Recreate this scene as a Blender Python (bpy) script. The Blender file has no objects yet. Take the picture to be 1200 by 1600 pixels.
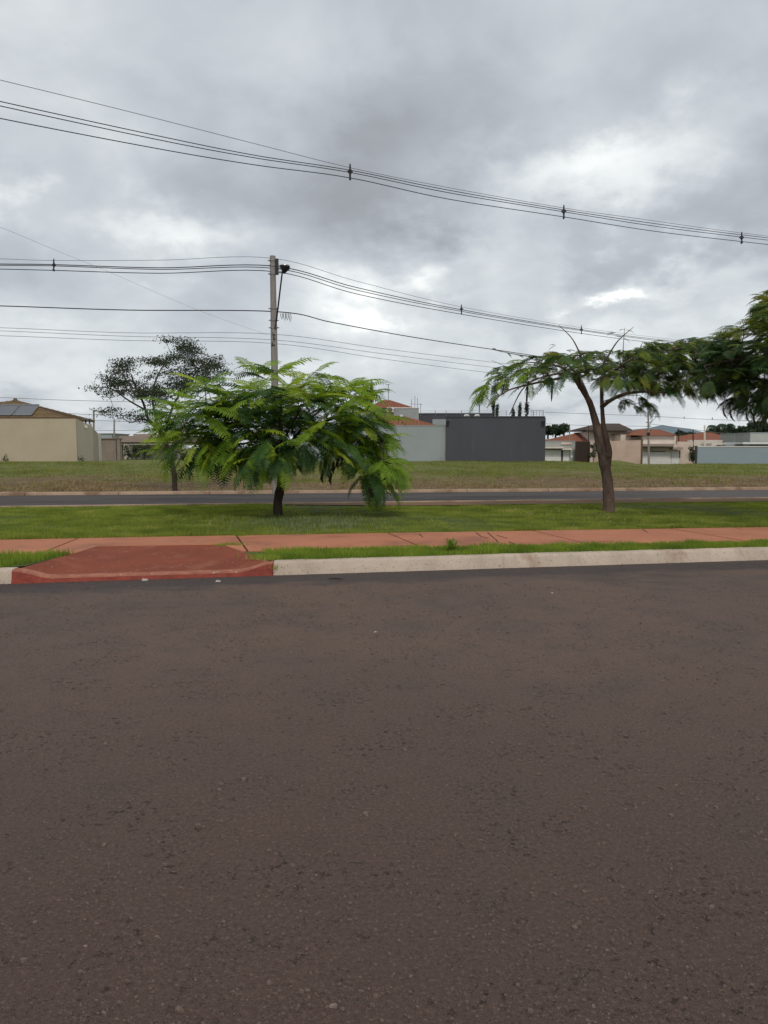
import bpy, bmesh, math, random
import numpy as np
from mathutils import Vector, Matrix, Euler

random.seed(7)
rng = np.random.default_rng(11)
S = bpy.context.scene
COL = S.collection
R = math.radians

# ------------------------------------------------------------------ camera
EYE = 1.6
TP = math.atan(100 / 1200)
cam_d = bpy.data.cameras.new("camera")
cam = bpy.data.objects.new("camera", cam_d)
COL.objects.link(cam)
cam.location = (0, 0, EYE)
cam.rotation_euler = (R(90) - TP, 0, 0)
cam_d.sensor_fit = 'VERTICAL'
cam_d.sensor_height = 24
cam_d.lens = 18
cam_d.clip_start = 0.05
cam_d.clip_end = 6000
S.camera = cam

# ------------------------------------------------------------------ exposure
S.view_settings.view_transform = 'Standard'
S.view_settings.look = 'None'
S.view_settings.exposure = 0.06
S.view_settings.gamma = 1.0
S.view_settings.use_curve_mapping = False

CP, SP = math.cos(TP), math.sin(TP)


def ray(px, py):
    u = (px - 600) / 1200
    v = (800 - py) / 1200
    return Vector((u, CP + v * SP, -SP + v * CP))


def P(px, py, Y):
    """point of the place seen at a pixel, Y metres north of the camera"""
    d = ray(px, py)
    return Vector((0, 0, EYE)) + d * (Y / d.y)


def G(px, py, z=0.0):
    d = ray(px, py)
    return Vector((0, 0, EYE)) + d * ((z - EYE) / d.z)


# ------------------------------------------------------------------ world
SUN_EL, SUN_AZ = R(48), R(176)      # azimuth clockwise from +Y
W = bpy.data.worlds.new("World")
S.world = W
W.use_nodes = True
nt = W.node_tree
N, L = nt.nodes, nt.links
N.clear()


def nn(t, **kw):
    n = N.new(t)
    for k, v in kw.items():
        setattr(n, k, v)
    return n


def val(n, i, v):
    n.inputs[i].default_value = v


def wmath(op, a, b=None, clamp=False):
    m = nn('ShaderNodeMath', operation=op, use_clamp=clamp)
    for i, x in enumerate((a, b)):
        if x is None:
            continue
        if isinstance(x, (int, float)):
            val(m, i, x)
        else:
            L.new(x, m.inputs[i])
    return m.outputs[0]


out = nn('ShaderNodeOutputWorld')
bg = nn('ShaderNodeBackground')
val(bg, 1, 0.15)
L.new(bg.outputs[0], out.inputs[0])
tc = nn('ShaderNodeTexCoord')
sep = nn('ShaderNodeSeparateXYZ')
L.new(tc.outputs['Generated'], sep.inputs[0])
zc_ = wmath('ADD', wmath('MAXIMUM', sep.outputs[2], 0.0), 0.42)
comb = nn('ShaderNodeCombineXYZ')
L.new(wmath('DIVIDE', sep.outputs[0], zc_), comb.inputs[0])
L.new(wmath('DIVIDE', sep.outputs[1], zc_), comb.inputs[1])
val(comb, 2, 3.7)


def noise(vec, scale, detail, rough=0.55, dist=0.0, off=None):
    n = nn('ShaderNodeTexNoise')
    v = vec
    if off:
        a = nn('ShaderNodeVectorMath', operation='ADD')
        L.new(vec, a.inputs[0])
        a.inputs[1].default_value = off
        v = a.outputs[0]
    L.new(v, n.inputs['Vector'])
    n.inputs['Scale'].default_value = scale
    n.inputs['Detail'].default_value = detail
    n.inputs['Roughness'].default_value = rough
    n.inputs['Distortion'].default_value = dist
    return n


flat = comb.outputs[0]
n1 = noise(flat, 2.3, 8, 0.50, 0.2)
n2 = noise(flat, 6.0, 8, 0.52, 0.3, (5, 2, 1))
nw = noise(flat, 4.2, 6, 0.58, 0.0, (1, 7, 3))
# warped direction for the large masses of cloud
w1 = nn('ShaderNodeVectorMath', operation='SUBTRACT')
L.new(nw.outputs['Color'], w1.inputs[0])
w1.inputs[1].default_value = (0.5, 0.5, 0.5)
w2 = nn('ShaderNodeVectorMath', operation='SCALE')
L.new(w1.outputs[0], w2.inputs[0])
w2.inputs[3].default_value = 0.26
w3 = nn('ShaderNodeVectorMath', operation='ADD')
L.new(tc.outputs['Generated'], w3.inputs[0])
L.new(w2.outputs[0], w3.inputs[1])
wdir = w3.outputs[0]


def blob(px, py, sx, sy, amp):
    d = ray(px, py).normalized()
    s = nn('ShaderNodeVectorMath', operation='SUBTRACT')
    L.new(wdir, s.inputs[0])
    s.inputs[1].default_value = d
    m = nn('ShaderNodeVectorMath', operation='MULTIPLY')
    L.new(s.outputs[0], m.inputs[0])
    m.inputs[1].default_value = (1200 / sx, 1200 / sx * 0.5, 1200 / sy)
    ln = nn('ShaderNodeVectorMath', operation='DOT_PRODUCT')
    L.new(m.outputs[0], ln.inputs[0])
    L.new(m.outputs[0], ln.inputs[1])
    e = wmath('POWER', 2.718, wmath('MULTIPLY', ln.outputs['Value'], -1.0))
    return wmath('MULTIPLY', e, amp)


blobs = [
    (560, 330, 210, 90, -0.24), (340, 200, 240, 120, -0.07), (720, 170, 170, 90, -0.11),
    (1150, 90, 130, 90, -0.08), (930, 395, 260, 32, -0.10), (80, 420, 120, 60, -0.03),
    (1130, 330, 120, 40, -0.06), (640, 450, 60, 20, 0.10),
    (10, 290, 50, 35, 0.30), (250, 345, 75, 40, 0.26), (340, 375, 80, 30, 0.06),
    (880, 285, 140, 55, 0.34), (1010, 260, 70, 55, 0.14), (690, 400, 130, 45, 0.28),
    (560, 500, 90, 45, 0.26), (965, 458, 34, 18, 0.42), (1080, 440, 150, 36, 0.18),
    (1170, 190, 70, 45, 0.10), (820, 560, 260, 40, 0.12), (80, 540, 130, 45, 0.10),
    (120, 640, 170, 25, -0.12), (880, 655, 140, 14, -0.10), (550, 60, 300, 60, 0.05),
    (120, 90, 300, 130, 0.11), (960, 60, 260, 90, 0.07), (1060, 560, 200, 50, 0.10), (660, 432, 40, 18, 0.16), (590, 510, 40, 16, 0.14),
]
acc = None
for b in blobs:
    o = blob(*b)
    acc = o if acc is None else wmath('ADD', acc, o)
# brightness of the cloud sheet
fb = wmath('MULTIPLY', wmath('SUBTRACT', n1.outputs[0], 0.5), 0.36)
fc = wmath('MULTIPLY', wmath('SUBTRACT', n2.outputs[0], 0.5), 0.34)
hor = wmath('MULTIPLY', wmath('POWER', wmath('SUBTRACT', 1.0, wmath('ABSOLUTE', sep.outputs[2])), 9.0), 0.16)
tot = wmath('ADD', wmath('ADD', wmath('ADD', fb, fc), wmath('ADD', acc, hor)), 0.545)
ramp = nn('ShaderNodeValToRGB')
L.new(tot, ramp.inputs[0])
cr = ramp.color_ramp
cr.interpolation = 'B_SPLINE'
stops = [(0.10, (0.170, 0.177, 0.192)), (0.35, (0.243, 0.256, 0.276)), (0.52, (0.315, 0.343, 0.377)),
         (0.68, (0.415, 0.440, 0.458)), (0.86, (0.56, 0.585, 0.59)), (1.0, (0.74, 0.745, 0.72))]
while len(cr.elements) < len(stops):
    cr.elements.new(0.5)
for e, (p, c) in zip(cr.elements, stops):
    e.position = p
    e.color = (*c, 1)
sc10 = nn('ShaderNodeVectorMath', operation='SCALE')
L.new(ramp.outputs[0], sc10.inputs[0])
sc10.inputs[3].default_value = 10.0
sky = nn('ShaderNodeTexSky', sky_type='NISHITA')
sky.sun_disc = False
sky.sun_elevation = SUN_EL
sky.sun_rotation = SUN_AZ
mx = nn('ShaderNodeMix', data_type='RGBA')
val(mx, 0, 0.975)
L.new(sky.outputs[0], mx.inputs[6])
L.new(sc10.outputs[0], mx.inputs[7])
L.new(mx.outputs[2], bg.inputs[0])

# ------------------------------------------------------------------ sun (veiled by cloud)
sd = bpy.data.lights.new("sun", 'SUN')
sd.energy = 1.5
sd.angle = R(11)
sd.color = (1.0, 0.94, 0.85)
sun = bpy.data.objects.new("sun", sd)
COL.objects.link(sun)
sdir = Vector((math.sin(SUN_AZ) * math.cos(SUN_EL), math.cos(SUN_AZ) * math.cos(SUN_EL), math.sin(SUN_EL)))
sun.rotation_euler = sdir.to_track_quat('Z', 'Y').to_euler()

# ================================================================== helpers
ORG = {}


def tag(o, label=None, cat=None, group=None, kind=None):
    if label:
        o['label'] = label
    if cat:
        o['category'] = cat
    if group:
        o['group'] = group
    if kind:
        o['kind'] = kind
    return o


def thing(name, loc, label=None, cat=None, group=None, kind=None):
    o = bpy.data.objects.new(name, None)
    COL.objects.link(o)
    o.location = loc
    o.empty_display_size = 0.3
    ORG[o] = Vector(loc)
    return tag(o, label, cat, group, kind)


def link(name, me, parent=None, loc=(0, 0, 0)):
    o = bpy.data.objects.new(name, me)
    COL.objects.link(o)
    if parent is not None:
        o.parent = parent
        ORG[o] = ORG[parent]
    else:
        ORG[o] = Vector(loc)
    o.location = loc
    return o


class MB:
    def __init__(s):
        s.v, s.f = [], []

    def quad(s, *p):
        i = len(s.v)
        s.v += [tuple(q) for q in p]
        s.f.append(tuple(range(i, i + len(p))))
        return s

    def box(s, x0, x1, y0, y1, z0, z1, rz=0, c=None):
        i = len(s.v)
        pts = [(x, y, z) for z in (z0, z1) for x, y in ((x0, y0), (x1, y0), (x1, y1), (x0, y1))]
        if rz:
            cx, cy = c if c else ((x0 + x1) / 2, (y0 + y1) / 2)
            ca, sa = math.cos(rz), math.sin(rz)
            pts = [(cx + (x - cx) * ca - (y - cy) * sa, cy + (x - cx) * sa + (y - cy) * ca, z) for x, y, z in pts]
        s.v += pts
        s.f += [(i, i + 3, i + 2, i + 1), (i + 4, i + 5, i + 6, i + 7)]
        for a in range(4):
            b = (a + 1) % 4
            s.f.append((i + a, i + b, i + 4 + b, i + 4 + a))
        return s

    def prism(s, poly, z0, z1, ztop=None):
        """vertical prism over polygon of (x, y); ztop optional list of tops"""
        i = len(s.v)
        n = len(poly)
        s.v += [(x, y, z0) for x, y in poly]
        s.v += [(x, y, (ztop[k] if ztop else z1)) for k, (x, y) in enumerate(poly)]
        s.f += [tuple(range(i + n - 1, i - 1, -1)), tuple(range(i + n, i + 2 * n))]
        for a in range(n):
            b = (a + 1) % n
            s.f.append((i + a, i + b, i + n + b, i + n + a))
        return s

    def tube(s, pts, rad, seg=8, cap=True, flat=1.0):
        pts = [Vector(p) for p in pts]
        if not isinstance(rad, (list, tuple)):
            rad = [rad] * len(pts)
        base = len(s.v)
        prev = None
        for k, p in enumerate(pts):
            a = pts[max(0, k - 1)]
            b = pts[min(len(pts) - 1, k + 1)]
            d = (b - a)
            if d.length < 1e-7:
                d = Vector((0, 0, 1))
            d.normalize()
            if prev is None:
                ref = Vector((0, 0, 1)) if abs(d.z) < 0.9 else Vector((0, 1, 0))
                prev = d.cross(ref).normalized()
            else:
                prev = (prev - d * prev.dot(d))
                prev.normalize()
            q = d.cross(prev)
            for j in range(seg):
                t = 2 * math.pi * j / seg
                s.v.append(tuple(p + (prev * math.cos(t) + q * math.sin(t) * flat) * rad[k]))
        for k in range(len(pts) - 1):
            for j in range(seg):
                j2 = (j + 1) % seg
                a = base + k * seg
                s.f.append((a + j, a + j2, a + seg + j2, a + seg + j))
        if cap:
            s.f.append(tuple(base + j for j in reversed(range(seg))))
            e = base + (len(pts) - 1) * seg
            s.f.append(tuple(e + j for j in range(seg)))
        return s

    def mesh(s, name, m, org=Vector((0, 0, 0)), smooth=False, bev=0):
        me = bpy.data.meshes.new(name)
        me.from_pydata([(x - org[0], y - org[1], z - org[2]) for x, y, z in s.v], [], s.f)
        if bev:
            bm = bmesh.new()
            bm.from_mesh(me)
            bmesh.ops.bevel(bm, geom=[e for e in bm.edges if len(e.link_faces) == 2 and e.calc_face_angle(0) > 0.6],
                            offset=bev, segments=2, affect='EDGES', profile=0.6)
            bm.to_mesh(me)
            bm.free()
        me.materials.append(m)
        if smooth:
            me.polygons.foreach_set('use_smooth', [True] * len(me.polygons))
            try:
                me.set_sharp_from_angle(angle=R(40))
            except Exception:
                pass
        me.update()
        return me

    def build(s, name, m, parent=None, smooth=False, bev=0, label=None, cat=None, group=None, kind=None):
        if parent is None:
            c = Vector((0, 0, 0))
            if kind is None and s.v:
                a = np.array(s.v)
                c = Vector(((a[:, 0].min() + a[:, 0].max()) / 2, (a[:, 1].min() + a[:, 1].max()) / 2, a[:, 2].min()))
            o = link(name, s.mesh(name, m, c, smooth, bev), None, c)
        else:
            o = link(name, s.mesh(name, m, ORG[parent], smooth, bev), parent)
        return tag(o, label, cat, group, kind)


def np_mesh(name, V, F, mat, smooth=False):
    """V (n,3), F (m,k) uniform faces"""
    me = bpy.data.meshes.new(name)
    V = np.asarray(V, dtype=np.float32)
    F = np.asarray(F, dtype=np.int32)
    k = F.shape[1]
    me.vertices.add(len(V))
    me.vertices.foreach_set('co', V.ravel())
    me.loops.add(F.size)
    me.loops.foreach_set('vertex_index', F.ravel())
    me.polygons.add(len(F))
    me.polygons.foreach_set('loop_start', np.arange(0, F.size, k, dtype=np.int32))
    if smooth:
        me.polygons.foreach_set('use_smooth', np.ones(len(F), dtype=bool))
    me.materials.append(mat)
    me.update(calc_edges=True)
    return me


# ------------------------------------------------------------------ materials
def material(name, c1, c2=None, scale=3.0, detail=5, rough=0.85, bump=0.0, bscale=None, stretch=(1, 1, 1),
             c3=None, s3=1.0, t3=(0.5, 0.62), spec=0.3, metallic=0.0, speck=None):
    m = bpy.data.materials.new(name)
    m.use_nodes = True
    t = m.node_tree
    b = t.nodes['Principled BSDF']
    b.inputs['Roughness'].default_value = rough
    b.inputs['Specular IOR Level'].default_value = spec
    b.inputs['Metallic'].default_value = metallic
    tcn = t.nodes.new('ShaderNodeTexCoord')
    mp = t.nodes.new('ShaderNodeMapping')
    mp.inputs['Scale'].default_value = stretch
    t.links.new(tcn.outputs['Object'], mp.inputs[0])
    col = None
    if c2 is None:
        b.inputs['Base Color'].default_value = (*c1, 1)
        c2 = tuple(x * 0.85 for x in c1)

    def nz(sc, d=5, r=0.6):
        n = t.nodes.new('ShaderNodeTexNoise')
        n.inputs['Scale'].default_value = sc
        n.inputs['Detail'].default_value = d
        n.inputs['Roughness'].default_value = r
        t.links.new(mp.outputs[0], n.inputs['Vector'])
        return n.outputs[0]

    def rmp(src, a, bb):
        n = t.nodes.new('ShaderNodeMapRange')
        t.links.new(src, n.inputs[0])
        n.inputs[1].default_value = a
        n.inputs[2].default_value = bb
        return n.outputs[0]

    def mix(f, a, bb):
        n = t.nodes.new('ShaderNodeMix')
        n.data_type = 'RGBA'
        t.links.new(f, n.inputs[0])
        for i, x in ((6, a), (7, bb)):
            if isinstance(x, tuple):
                n.inputs[i].default_value = (*x[:3], 1)
            else:
                t.links.new(x, n.inputs[i])
        return n.outputs[2]
    col = mix(rmp(nz(scale, detail), 0.35, 0.65), c1, c2)
    if c3:
        col = mix(rmp(nz(s3, 6, 0.65), *t3), col, c3)
    if speck:
        col = mix(rmp(nz(speck[1], 2), speck[2], speck[3]), col, speck[0])
    t.links.new(col, b.inputs['Base Color'])
    if bump:
        bp = t.nodes.new('ShaderNodeBump')
        bp.inputs['Strength'].default_value = bump
        bp.inputs['Distance'].default_value = 0.02
        t.links.new(nz(bscale or scale * 8, 6), bp.inputs['Height'])
        t.links.new(bp.outputs[0], b.inputs['Normal'])
    m['_h'] = 1
    return m


M = {}
M['concrete'] = material('concrete', (0.53, 0.43, 0.345), (0.41, 0.33, 0.26), 2.5, 7, 0.9, 0.45, 40,
                         c3=(0.25, 0.14, 0.08), s3=0.8, t3=(0.54, 0.66), speck=((0.20, 0.15, 0.11), 45, 0.62, 0.72))
M['concrete_pole'] = material('concrete_pole', (0.30, 0.275, 0.24), (0.22, 0.20, 0.18), 5, 6, 0.9, 0.3, 50,
                              stretch=(4, 4, 0.6))
M['kerb_dirty'] = material('dusty_concrete', (0.40, 0.29, 0.205), (0.30, 0.205, 0.14), 1.5, 7, 0.95, 0.4, 20, c3=(0.20, 0.12, 0.075), s3=0.7, t3=(0.50, 0.62))
M['pathred'] = material('red_painted_concrete', (0.47, 0.188, 0.103), (0.39, 0.150, 0.083), 1.2, 7, 0.85, 0.25, 60,
                        c3=(0.26, 0.11, 0.070), s3=1.1, t3=(0.54, 0.72))
M['rampred'] = material('dark_red_concrete', (0.250, 0.062, 0.030), (0.195, 0.048, 0.025), 1.6, 8, 0.9, 0.4, 70,
                        c3=(0.28, 0.105, 0.062), s3=2.2, t3=(0.55, 0.75), speck=((0.34, 0.18, 0.13), 18, 0.66, 0.72))
M['kerbred'] = material('bright_red_paint', (0.32, 0.062, 0.04), (0.22, 0.045, 0.03), 9, 6, 0.6, 0.5, 30,
                        c3=(0.10, 0.05, 0.04), s3=6, t3=(0.62, 0.72))
M['lipred'] = material('worn_red_edge', (0.42, 0.17, 0.11), (0.26, 0.085, 0.055), 6, 7, 0.85, 0.5, 40, speck=((0.45, 0.32, 0.25), 14, 0.62, 0.68))
M['soil'] = material('soil', (0.12, 0.065, 0.035), (0.08, 0.045, 0.026), 6, 6, 1.0, 0.6, 30)
M['dirt'] = material('red_dirt', (0.20, 0.105, 0.065), (0.15, 0.085, 0.05), 2, 6, 1.0, 0.5, 20,
                     c3=(0.10, 0.12, 0.04), s3=1.5, t3=(0.55, 0.65))
M['beige'] = material('beige_render', (0.47, 0.395, 0.285), (0.43, 0.36, 0.26), 0.6, 6, 0.9, 0.15, 8,
                      c3=(0.37, 0.31, 0.225), s3=0.35, t3=(0.55, 0.8))
M['beige_pale_lit'] = material('pale_lit_beige_render', (0.58, 0.50, 0.385), (0.53, 0.455, 0.35), 0.8, 6, 0.9, 0.15, 8)  # pale beige; on the wall's side panel the paleness paints in sunlight
M['graywall'] = material('light_gray_render', (0.325, 0.355, 0.355), (0.295, 0.325, 0.327), 0.5, 6, 0.9, 0.15, 8,
                         c3=(0.23, 0.245, 0.24), s3=0.7, t3=(0.6, 0.85))
M['darkwall'] = material('dark_gray_render', (0.078, 0.080, 0.093), (0.068, 0.069, 0.08), 0.5, 6, 0.85, 0.15, 8,
                         stretch=(1, 1, 0.25), c3=(0.115, 0.115, 0.12), s3=1.6, t3=(0.62, 0.80))
M['darkcap'] = material('dark_wall_cap', (0.06, 0.062, 0.07), (0.045, 0.047, 0.052), 2, 5, 0.8)
M['bluewall'] = material('blue_gray_paint', (0.27, 0.32, 0.355), (0.245, 0.295, 0.33), 0.3, 6, 0.85, 0.1, 5)
M['pink'] = material('pale_pink_render', (0.66, 0.535, 0.455), (0.58, 0.47, 0.395), 0.5, 6, 0.9, 0.2, 6,
                     c3=(0.34, 0.27, 0.22), s3=0.5, t3=(0.55, 0.8))
M['pinkwall'] = material('weathered_pink_wall', (0.56, 0.41, 0.33), (0.47, 0.345, 0.275), 0.6, 6, 0.9, 0.2, 6,
                         c3=(0.36, 0.28, 0.23), s3=0.45, t3=(0.52, 0.7))
M['cream'] = material('cream_paint', (0.70, 0.63, 0.56), (0.63, 0.56, 0.49), 0.8, 5, 0.85)
M['white'] = material('white_paint', (0.74, 0.73, 0.72), (0.66, 0.65, 0.64), 2, 5, 0.6)
M['sagegray'] = material('gray_green_render', (0.36, 0.37, 0.335), (0.32, 0.33, 0.30), 0.8, 5, 0.9)
M['brownfascia'] = material('brown_fascia', (0.34, 0.27, 0.23), (0.30, 0.235, 0.20), 1, 5, 0.85)
M['blockwall'] = material('bare_block_wall', (0.29, 0.24, 0.195), (0.23, 0.19, 0.155), 1.2, 6, 0.95, 0.3, 8,
                          c3=(0.11, 0.075, 0.06), s3=1.0, t3=(0.55, 0.7))
M['tile_orange'] = material('orange_clay_tile', (0.30, 0.115, 0.062), (0.21, 0.082, 0.05), 5, 6, 0.85, 0.4, 12,
                            c3=(0.16, 0.07, 0.045), s3=1.5, t3=(0.55, 0.75))
M['tile_tan'] = material('tan_clay_tile', (0.30, 0.215, 0.115), (0.22, 0.155, 0.085), 6, 6, 0.85, 0.4, 12,
                         c3=(0.15, 0.11, 0.06), s3=1.5, t3=(0.55, 0.75))
M['tile_ridge'] = material('brown_ridge_tile', (0.16, 0.105, 0.075), (0.11, 0.075, 0.055), 5, 5, 0.9)
M['tile_dark'] = material('dark_brown_tile', (0.095, 0.072, 0.055), (0.065, 0.05, 0.04), 4, 5, 0.9, 0.3, 10)
M['solar'] = material('solar_glass', (0.13, 0.135, 0.15), (0.115, 0.12, 0.135), 0.6, 3, 0.35, spec=0.5)
M['metal'] = material('galvanised_steel', (0.30, 0.30, 0.30), (0.22, 0.22, 0.22), 6, 4, 0.5, metallic=0.6)
M['darkmetal'] = material('dark_steel', (0.045, 0.045, 0.05), (0.03, 0.03, 0.035), 6, 4, 0.55, metallic=0.3)
M['cable'] = material('black_cable_sheath', (0.035, 0.036, 0.04), (0.03, 0.03, 0.034), 6, 2, 0.6)
M['cable_gray'] = material('grey_steel_cable', (0.20, 0.205, 0.21), (0.16, 0.16, 0.17), 6, 2, 0.6)
M['black'] = material('black_plastic', (0.02, 0.02, 0.022), (0.015, 0.015, 0.017), 6, 2, 0.5)
M['glass_lamp'] = material('lamp_glass', (0.42, 0.45, 0.48), (0.36, 0.38, 0.4), 6, 2, 0.15, spec=0.6)
M['window'] = material('dark_window', (0.03, 0.035, 0.04), (0.04, 0.045, 0.05), 2, 2, 0.15, spec=0.6)
M['bark'] = material('bark', (0.145, 0.098, 0.078), (0.085, 0.056, 0.045), 9, 7, 0.95, 0.9, 30, stretch=(1, 1, 0.45),
                     c3=(0.20, 0.155, 0.13), s3=5, t3=(0.55, 0.75))
M['bark_dark'] = material('dark_bark', (0.06, 0.042, 0.032), (0.035, 0.025, 0.02), 9, 6, 0.95, 0.8, 30)
M['twig'] = material('twig', (0.085, 0.068, 0.052), (0.05, 0.04, 0.032), 12, 4, 0.95)
M['pod'] = material('dry_brown_pod', (0.045, 0.028, 0.02), (0.03, 0.02, 0.015), 8, 4, 0.8)
M['stone'] = material('road_stone', (0.165, 0.122, 0.100), (0.105, 0.076, 0.063), 30, 3, 0.9, 0.3, 90,
                      c3=(0.21, 0.165, 0.14), s3=9, t3=(0.58, 0.70))
M['litter'] = material('pale_litter', (0.50, 0.47, 0.43), (0.40, 0.37, 0.34), 8, 3, 0.7)
M['hill'] = material('distant_hillside', (0.17, 0.215, 0.25), (0.13, 0.175, 0.20), 0.012, 6, 1.0)  # bluish grey tone paints distance haze onto a green hill
M['rust'] = material('rusty_rebar', (0.10, 0.055, 0.035), (0.07, 0.04, 0.03), 12, 4, 0.9)


def leaf_mat(name, c1, c2, nscale=1.2, trans=0.35, c3=None):
    m = bpy.data.materials.new(name)
    m.use_nodes = True
    t = m.node_tree
    b = t.nodes['Principled BSDF']
    b.inputs['Roughness'].default_value = 0.6
    b.inputs['Specular IOR Level'].default_value = 0.25
    tcn = t.nodes.new('ShaderNodeTexCoord')
    oi = t.nodes.new('ShaderNodeObjectInfo')
    ad = t.nodes.new('ShaderNodeVectorMath')
    t.links.new(tcn.outputs['Object'], ad.inputs[0])
    sc = t.nodes.new('ShaderNodeVectorMath')
    sc.operation = 'SCALE'
    cb = t.nodes.new('ShaderNodeCombineXYZ')
    for i in range(3):
        t.links.new(oi.outputs['Random'], cb.inputs[i])
    t.links.new(cb.outputs[0], sc.inputs[0])
    sc.inputs[3].default_value = 37.0
    t.links.new(sc.outputs[0], ad.inputs[1])
    n = t.nodes.new('ShaderNodeTexNoise')
    n.inputs['Scale'].default_value = nscale
    n.inputs['Detail'].default_value = 3
    t.links.new(ad.outputs[0], n.inputs['Vector'])
    r = t.nodes.new('ShaderNodeValToRGB')
    r.color_ramp.elements[0].position = 0.34
    r.color_ramp.elements[0].color = (*c1, 1)
    r.color_ramp.elements[1].position = 0.64
    r.color_ramp.elements[1].color = (*c2, 1)
    if c3:
        e = r.color_ramp.elements.new(0.72)
        e.color = (*c3, 1)
    t.links.new(n.outputs[0], r.inputs[0])
    t.links.new(r.outputs[0], b.inputs['Base Color'])
    tr = t.nodes.new('ShaderNodeBsdfTranslucent')
    ml = t.nodes.new('ShaderNodeVectorMath')
    ml.operation = 'MULTIPLY'
    t.links.new(r.outputs[0], ml.inputs[0])
    ml.inputs[1].default_value = (1.5, 1.45, 0.7)
    t.links.new(ml.outputs[0], tr.inputs[0])
    mxs = t.nodes.new('ShaderNodeMixShader')
    mxs.inputs[0].default_value = trans
    t.links.new(b.outputs[0], mxs.inputs[1])
    t.links.new(tr.outputs[0], mxs.inputs[2])
    t.links.new(mxs.outputs[0], t.nodes['Material Output'].inputs[0])
    return m


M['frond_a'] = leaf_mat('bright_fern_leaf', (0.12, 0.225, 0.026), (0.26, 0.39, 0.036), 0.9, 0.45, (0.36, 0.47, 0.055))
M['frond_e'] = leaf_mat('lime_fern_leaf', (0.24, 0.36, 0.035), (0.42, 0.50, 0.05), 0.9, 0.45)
M['frond_b'] = leaf_mat('deep_fern_leaf', (0.030, 0.075, 0.025), (0.062, 0.135, 0.030), 0.9, 0.25)  # darker green, paints in the shade inside the young tree's crown
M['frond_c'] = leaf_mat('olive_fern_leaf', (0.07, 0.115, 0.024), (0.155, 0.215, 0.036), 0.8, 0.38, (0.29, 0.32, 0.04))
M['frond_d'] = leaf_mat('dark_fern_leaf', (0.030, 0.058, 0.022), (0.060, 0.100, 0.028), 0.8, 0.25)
M['frond_y'] = leaf_mat('yellowing_fern_leaf', (0.13, 0.15, 0.025), (0.24, 0.23, 0.035), 1.2, 0.35)
M['leaf_far'] = leaf_mat('dark_small_leaf', (0.028, 0.042, 0.022), (0.055, 0.075, 0.035), 0.7, 0.2)
M['leaf_palm'] = leaf_mat('far_tree_leaf', (0.022, 0.040, 0.022), (0.045, 0.070, 0.035), 0.4, 0.1)
M['leaf_bush'] = leaf_mat('bush_leaf', (0.03, 0.05, 0.025), (0.06, 0.09, 0.035), 1, 0.2)
M['lawnblade'] = leaf_mat('lawn_blade', (0.15, 0.20, 0.036), (0.29, 0.33, 0.068), 1.8, 0.45, (0.38, 0.37, 0.12))
M['vergeblade'] = leaf_mat('verge_blade', (0.13, 0.20, 0.028), (0.25, 0.33, 0.045), 1.6, 0.4, (0.32, 0.36, 0.08))
M['fieldblade'] = leaf_mat('field_blade', (0.14, 0.17, 0.042), (0.25, 0.26, 0.075), 0.9, 0.3, (0.24, 0.19, 0.085))
M['dryblade'] = leaf_mat('dry_blade', (0.18, 0.125, 0.065), (0.33, 0.25, 0.13), 1.5, 0.15, (0.24, 0.24, 0.08))
M['weed'] = leaf_mat('weed_head', (0.12, 0.16, 0.06), (0.22, 0.25, 0.13), 3, 0.2)


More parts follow.
